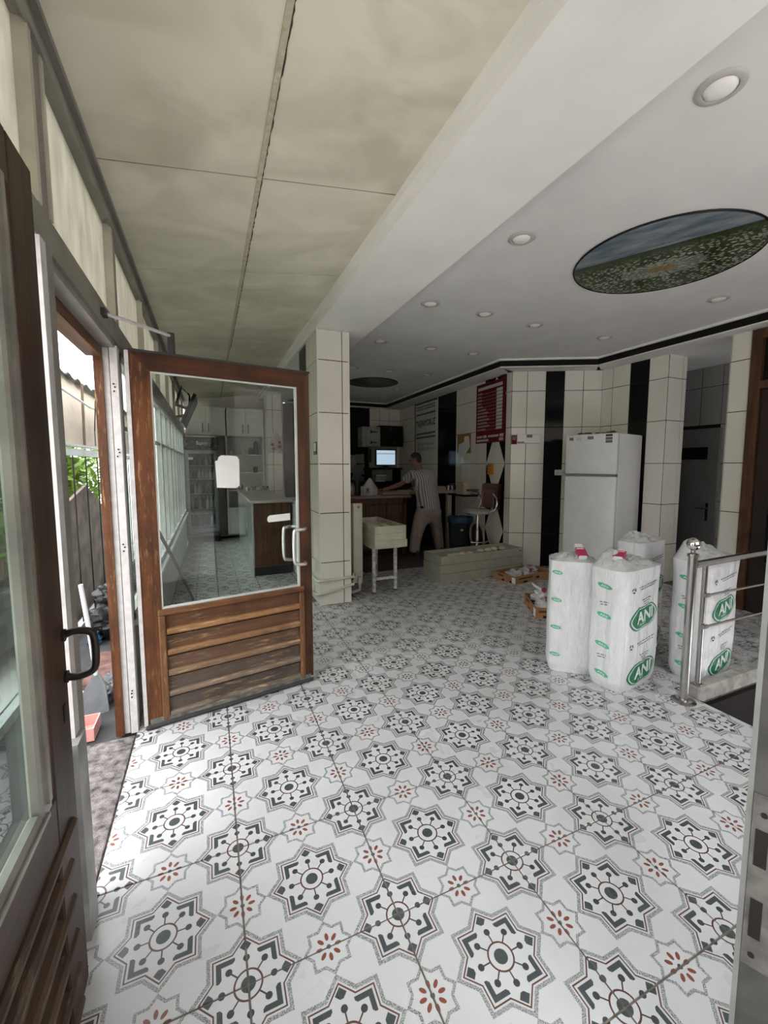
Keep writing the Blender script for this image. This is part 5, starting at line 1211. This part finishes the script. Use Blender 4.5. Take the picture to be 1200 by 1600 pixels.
for k, (x, y, s_) in enumerate(((.12, 6.7, .05), (.22, 6.75, .06), (.33, 6.68, .05), (.42, 6.72, .06))):
    o = MB(TR(x, y, .978)).lathe([(s_*.6, 0), (s_*.7, s_*.3), (s_, s_*1.2), (s_*.9, s_*1.25), (s_*.1, s_*.3)], 14).build('steel_bowl', M_CHROME, None, True)
    tag(o, ('small steel bowl first on the far end of the bay counter', 'steel bowl second on the far end of the bay counter', 'steel bowl third on the far end of the bay counter', 'steel bowl closest to the far column on the bay counter')[k], 'bowl', 'steel bowls on the bay counter')
hb_ = thing('hanging_bag', 'white and red carrier bag hanging on the far tiled column', 'plastic bag', (.65, 6.97, 1.66))
def hbf(i, j):
    a = 2*math.pi*i; r = .03+.095*(1-j)**.7; f = 1+.18*math.sin(a*5+j*3)
    return Vector((.65+r*math.cos(a)*f*1.05, 6.94+r*.45*math.sin(a)*f, 1.66+.36*j+.03*math.sin(a*3)*(1-j)))
MB().grid(hbf, 40, 12, wrap=True).build('bag_body', M_BAG2, hb_, True)
MB().tube([(.65, 6.94, 2.02), (.63, 6.95, 2.08), (.65, 6.985, 2.10)], .008, 6).build('bag_loop', M_BAG2, hb_)
for (x, z) in ((.58, 1.80), (.60, 1.72), (.70, 1.76), (.71, 1.84)): MB(Matrix.Translation((x, 6.885, z)) @ Matrix.Rotation(R(90), 4, 'X')).lathe([(.001, -.012), (.028, -.004), (.001, .004)], 8).build('red_print', M_PINKP, hb_)
tv = thing('wall_television', 'dark flat screen on a tilted wall bracket with loose cables', 'television', (-.85, 5.5, 2.0))
TM = Matrix.Translation((-.72, 5.5, 2.15)) @ Matrix.Rotation(R(24), 4, 'Y')
MB(TM).cbox(-.02, .02, -.42, .42, -.20, .22, .006).build('screen', M_BLACK, tv)
MB().tube([(-.89, 5.5, 2.25), (-.72, 5.5, 2.2)], .02, 8).tube([(-.89, 5.5, 2.08), (-.74, 5.5, 2.12)], .02, 8).build('bracket', M_IRON, tv)
for k in range(4):
    MB().tube([(-.87, 5.15+.1*k, 2.22), (-.80, 5.15+.12*k, 2.42+.03*k), (-.70, 5.2+.1*k, 2.36), (-.72, 5.3+.08*k, 2.2)], .006, 5).build('cable', M_BLACK, tv, True)
bst = MB().tube([(-.70, 3.70, .012), (-.78, 3.05, .50), (-.862, 2.35, .97)], .013, 8).build('broom_stick', wood('old_stick_wood', (.20, .13, .08), (.12, .075, .045), (.3, .22, .14), 2, .3), None, True)
tag(bst, 'old wooden stick leaning on the window sill behind the open door', 'stick')

# ================================================================== THE PORCH OUTSIDE
pw2 = thing('porch_screen', 'metal framed porch screen with thin vertical bars', 'screen', (-1.57, 3.5, -.02))
MB().box(-1.60, -1.55, 1.2, 7.2, -.02, .04).box(-1.60, -1.55, 1.2, 7.2, 1.50, 1.56).box(-1.60, -1.54, 1.2, 7.2, 1.58, 1.60).build('rail', M_ALUM, pw2)
for y in (2.5, 2.9, 3.31, 3.72, 4.17, 4.6, 5.05, 5.5, 6.0): MB().tube([(-1.56, y, .04), (-1.56, y, 1.5)], .006, 6).build('bar', M_IRON, pw2)
for y in (1.2, 7.1): MB().box(-1.60, -1.55, y, y+.06, -.02, 1.6).build('post', M_ALUM, pw2)
pcv = thing('porch_canvas', 'sagging beige canvas sheet above the porch screen', 'canvas', (-1.6, 4, 1.6))
def cvf(off): return lambda i, j: Vector((-1.62-.10*j-.03*math.sin(j*3)*math.sin(i*9)-off, 1.2+6.0*i, 1.60+(.66+.05*math.sin(i*7))*j))
cv = MB(); cv.grid(cvf(0), 24, 8); cv.grid(lambda i, j: cvf(.01)(1-i, j), 24, 8)
cv.build('sheet', plain('beige_canvas', (.48, .41, .33), .85, var=.08), pcv, True)
MB().tube([(-1.60, 3.9, 1.58), (-1.59, 3.9, 2.2)], .012, 6).build('strut', plain('rusty_strut', (.16, .12, .08), .7), pcv)
MB().tube([(-1.55, 3.0, 2.03), (-1.52, 3.8, 1.97), (-1.5, 5.2, 2.0)], .010, 6).build('cord', M_POLE, pcv)
aw = thing('porch_awning', 'dark ribbed awning edge over the porch canvas', 'awning', (-1.7, 4, 2.25))
MB().grid(lambda i, j: Vector((-1.66-.5*j, 1.2+6*i, 2.26+.10*j+.018*math.sin(i*120))), 96, 2).grid(lambda i, j: Vector((-1.66-.5*j, 7.2-6*i, 2.25+.10*j+.018*math.sin((1-i)*120))), 96, 2).build('sheet', plain('grey_awning', (.17, .16, .15), .7), aw, True)
hz = MB().tube([(-1.45, 3.6, 1.60), (-1.50, 3.85, 1.75), (-1.5, 3.95, 2.05)], .006, 5).tube([(-1.45, 4.5, .9), (-1.46, 4.45, 1.5), (-1.5, 4.3, 2.15)], .005, 5).build('hanging_wire', M_IRON); tag(hz, 'thin dark wires dangling in front of the porch canvas', 'wire')
# board leaning outside and foliage beyond
lb = MB().add([(-1.72, 3.4, -.10), (-1.72, 5.3, -.10), (-1.72, 5.3, .85), (-1.72, 4.4, 1.20), (-1.72, 3.4, 1.0), (-1.75, 3.4, -.10), (-1.75, 5.3, -.10), (-1.75, 5.3, .85), (-1.75, 4.4, 1.20), (-1.75, 3.4, 1.0)], [(0, 1, 2, 3, 4), (9, 8, 7, 6, 5), (0, 5, 6, 1), (1, 6, 7, 2), (2, 7, 8, 3), (3, 8, 9, 4), (4, 9, 5, 0)]).build('leaning_board', plain('grey_brown_board', (.27, .22, .18), .85, var=.25)); tag(lb, 'grey brown board leaning outside the porch screen', 'board')
MB().box(-1.755, -1.715, 3.4, 3.48, -.14, .3).box(-1.755, -1.715, 5.2, 5.3, -.14, .3).build('prop', M_DARK, lb)
jk0 = crumple(Matrix.Translation((-2.15, 3.6, -.14)), .22, 1.2, .55, 17, 'junk_heap', plain('dusty_tarp', (.07, .07, .075), .6, var=.4, scale=9)); tag(jk0, 'long dusty tarp-covered heap just outside the porch screen', 'heap')
M_LEAVES = [plain('leaf_bright', (.22, .36, .05), .6, var=.25, scale=3), plain('leaf_mid', (.09, .17, .035), .6, var=.25, scale=3)]
def shrub(label, c, r, n, mt, seed):
    rr = random.Random(seed); t = thing('shrub', label, 'shrub', (c[0], c[1], -.14))
    b = MB()
    for k in range(n):
        d = Vector((rr.gauss(0, 1), rr.gauss(0, 1), rr.gauss(0, 1))).normalized()*r*rr.uniform(.45, 1)
        p = Vector(c)+d; a = Vector((rr.uniform(-1, 1), rr.uniform(-1, 1), rr.uniform(-.6, .6))).normalized()*rr.uniform(.08, .15); q = a.cross(Vector((rr.uniform(-1, 1), rr.uniform(-1, 1), 1))).normalized()*.035
        b.add([p-a, p+q, p+a, p-q], [(0, 1, 2, 3)])
    o = b.build('foliage', mt, t); o['kind'] = 'stuff'
    MB().tube([(c[0], c[1], -.14), (c[0]+.05, c[1], c[2])], [.06, .03], 8).build('trunk', M_WOODV, t)
shrub('bright green shrub beyond the porch screen', (-3.0, 7.4, 1.1), 1.0, 2600, M_LEAVES[0], 1)
shrub('yellow green shrub behind the leaning board', (-2.75, 5.2, 1.15), .85, 2600, M_LEAVES[0], 2)
shrub('dark green tree outside the bay windows', (-4.3, 9.6, 1.7), 1.35, 1500, M_LEAVES[1], 3)
shrub('broad leafy tree further along the street outside the windows', (-5.5, 13.2, 2.0), 2.0, 1700, M_LEAVES[1], 4)
shrub('dark bushy shrub beside the middle of the porch screen', (-3.1, 3.3, .95), .65, 900, M_LEAVES[1], 5)
fc = MB().box(-14, 24, -11.5, -11, -.14, 7.5).build('added_facade', plain('added_facade_render', (.34, .31, .27), .9)); tag(fc, kind='structure')  # unseen building added to cut front light and reflections in the glass
bw = MB().box(-8.2, -8.0, -6, 22, -.14, 2.6).build('boundary_wall', plain('street_wall', (.33, .30, .27), .9)); tag(bw, kind='structure')
# things on the porch floor
tb = [(-1.30, 3.02, .22, .22, .26, 21, 'lower black rubbish bag on the porch floor'), (-1.13, 3.26, .20, .20, .22, 25, 'black rubbish bag slumped beside the other on the porch floor')]
for x, y, sx, sy, sz, s_, l in tb:
    o = crumple(Matrix.Translation((x, y, -.02)), sx*.75, sy*.85, sz*1.1, s_, 'rubbish_bag', M_TRASH); tag(o, l, 'bag', 'black rubbish bags on the porch')
o = crumple(Matrix.Translation((-1.24, 3.08, .22)), .15, .16, .20, 33, 'rubbish_bag', M_TRASH); tag(o, 'topmost black rubbish bag of the porch pile', 'bag', 'black rubbish bags on the porch')
o = crumple(Matrix.Translation((-1.395, 2.86, -.02)), .05, .06, .07, 3, 'blue_bag', M_BLUE); tag(o, 'small blue bag tucked by the rubbish bags', 'bag')
rg = MB().cbox(-1.30, -1.0, 2.05, 2.55, -.02, .03, .012).build('folded_rug', plain('dull_red_rug', (.17, .085, .07), .95, var=.3, scale=14)); tag(rg, 'folded dull red rug on the porch floor behind the dustpan', 'rug')
dp_ = thing('dustpan', 'grey dustpan with a long white handle standing on the porch', 'dustpan', (-1.16, 1.70, -.02))
MB().add([(-1.235, 1.66, -.02), (-1.085, 1.72, -.02), (-1.10, 1.74, .13), (-1.135, 1.75, .215), (-1.155, 1.745, .215), (-1.20, 1.71, .13), (-1.235, 1.675, -.02), (-1.085, 1.735, -.02), (-1.10, 1.755, .13), (-1.135, 1.765, .215), (-1.155, 1.76, .215), (-1.20, 1.725, .13)],
         [(0, 1, 2, 3, 4, 5), (11, 10, 9, 8, 7, 6), (0, 6, 7, 1), (1, 7, 8, 2), (2, 8, 9, 3), (3, 9, 10, 4), (4, 10, 11, 5), (5, 11, 6, 0)]).build('scoop', M_DUST, dp_)
MB().add([(-1.235, 1.675, -.02), (-1.085, 1.735, -.02), (-1.14, 1.90, -.02), (-1.27, 1.85, -.02), (-1.235, 1.675, -.012), (-1.085, 1.735, -.012), (-1.14, 1.90, -.012), (-1.27, 1.85, -.012)], [(3, 2, 1, 0), (4, 5, 6, 7), (0, 1, 5, 4), (1, 2, 6, 5), (2, 3, 7, 6), (3, 0, 4, 7)]).add([(-1.10, 1.74, .10), (-1.085, 1.735, -.02), (-1.14, 1.90, -.02), (-1.108, 1.742, .10), (-1.093, 1.737, -.02), (-1.148, 1.902, -.02)], [(0, 1, 2), (5, 4, 3), (0, 3, 4, 1), (1, 4, 5, 2), (2, 5, 3, 0)]).build('tray', M_DUST, dp_)
MB().tube([(-1.145, 1.75, .20), (-1.16, 1.745, .45), (-1.185, 1.735, .745)], [.011, .012, .012], 12).build('handle', M_POLE, dp_, True)
bs_ = MB(); tray(bs_, -1.21, -1.095, 1.42, 1.575, -.012, .055, .006); o = bs_.build('pink_basin', M_PINK); tag(o, 'small pink plastic basin beside the dustpan', 'basin')
o = crumple(Matrix.Translation((-1.07, 1.9, -.02)), .06, .10, .16, 41, 'grey_bag', plastic_bag('grey_film', (.10, .10, .105))); tag(o, 'crumpled grey film bag behind the dustpan', 'bag')
st2 = MB().tube([(-1.36, 1.93, 0.0), (-1.02, 2.02, .10)], .009, 6).build('dark_stick', M_IRON); tag(st2, 'thin dark stick lying behind the dustpan', 'stick')
pk2 = MB(TR(-1.235, 1.93, -.02, 30)).cbox(-.04, .04, -.03, .03, 0, .05, .006).build('snack_packet', plain('orange_white_packet', (.55, .36, .20), .5, var=.4, scale=25)); tag(pk2, 'small orange and white packet behind the dustpan', 'packet')
for o in bpy.data.objects:
    if o.type == 'MESH' and o.parent is None and 'kind' not in o.keys() and 'category' not in o.keys(): print('UNTAGGED', o.name)
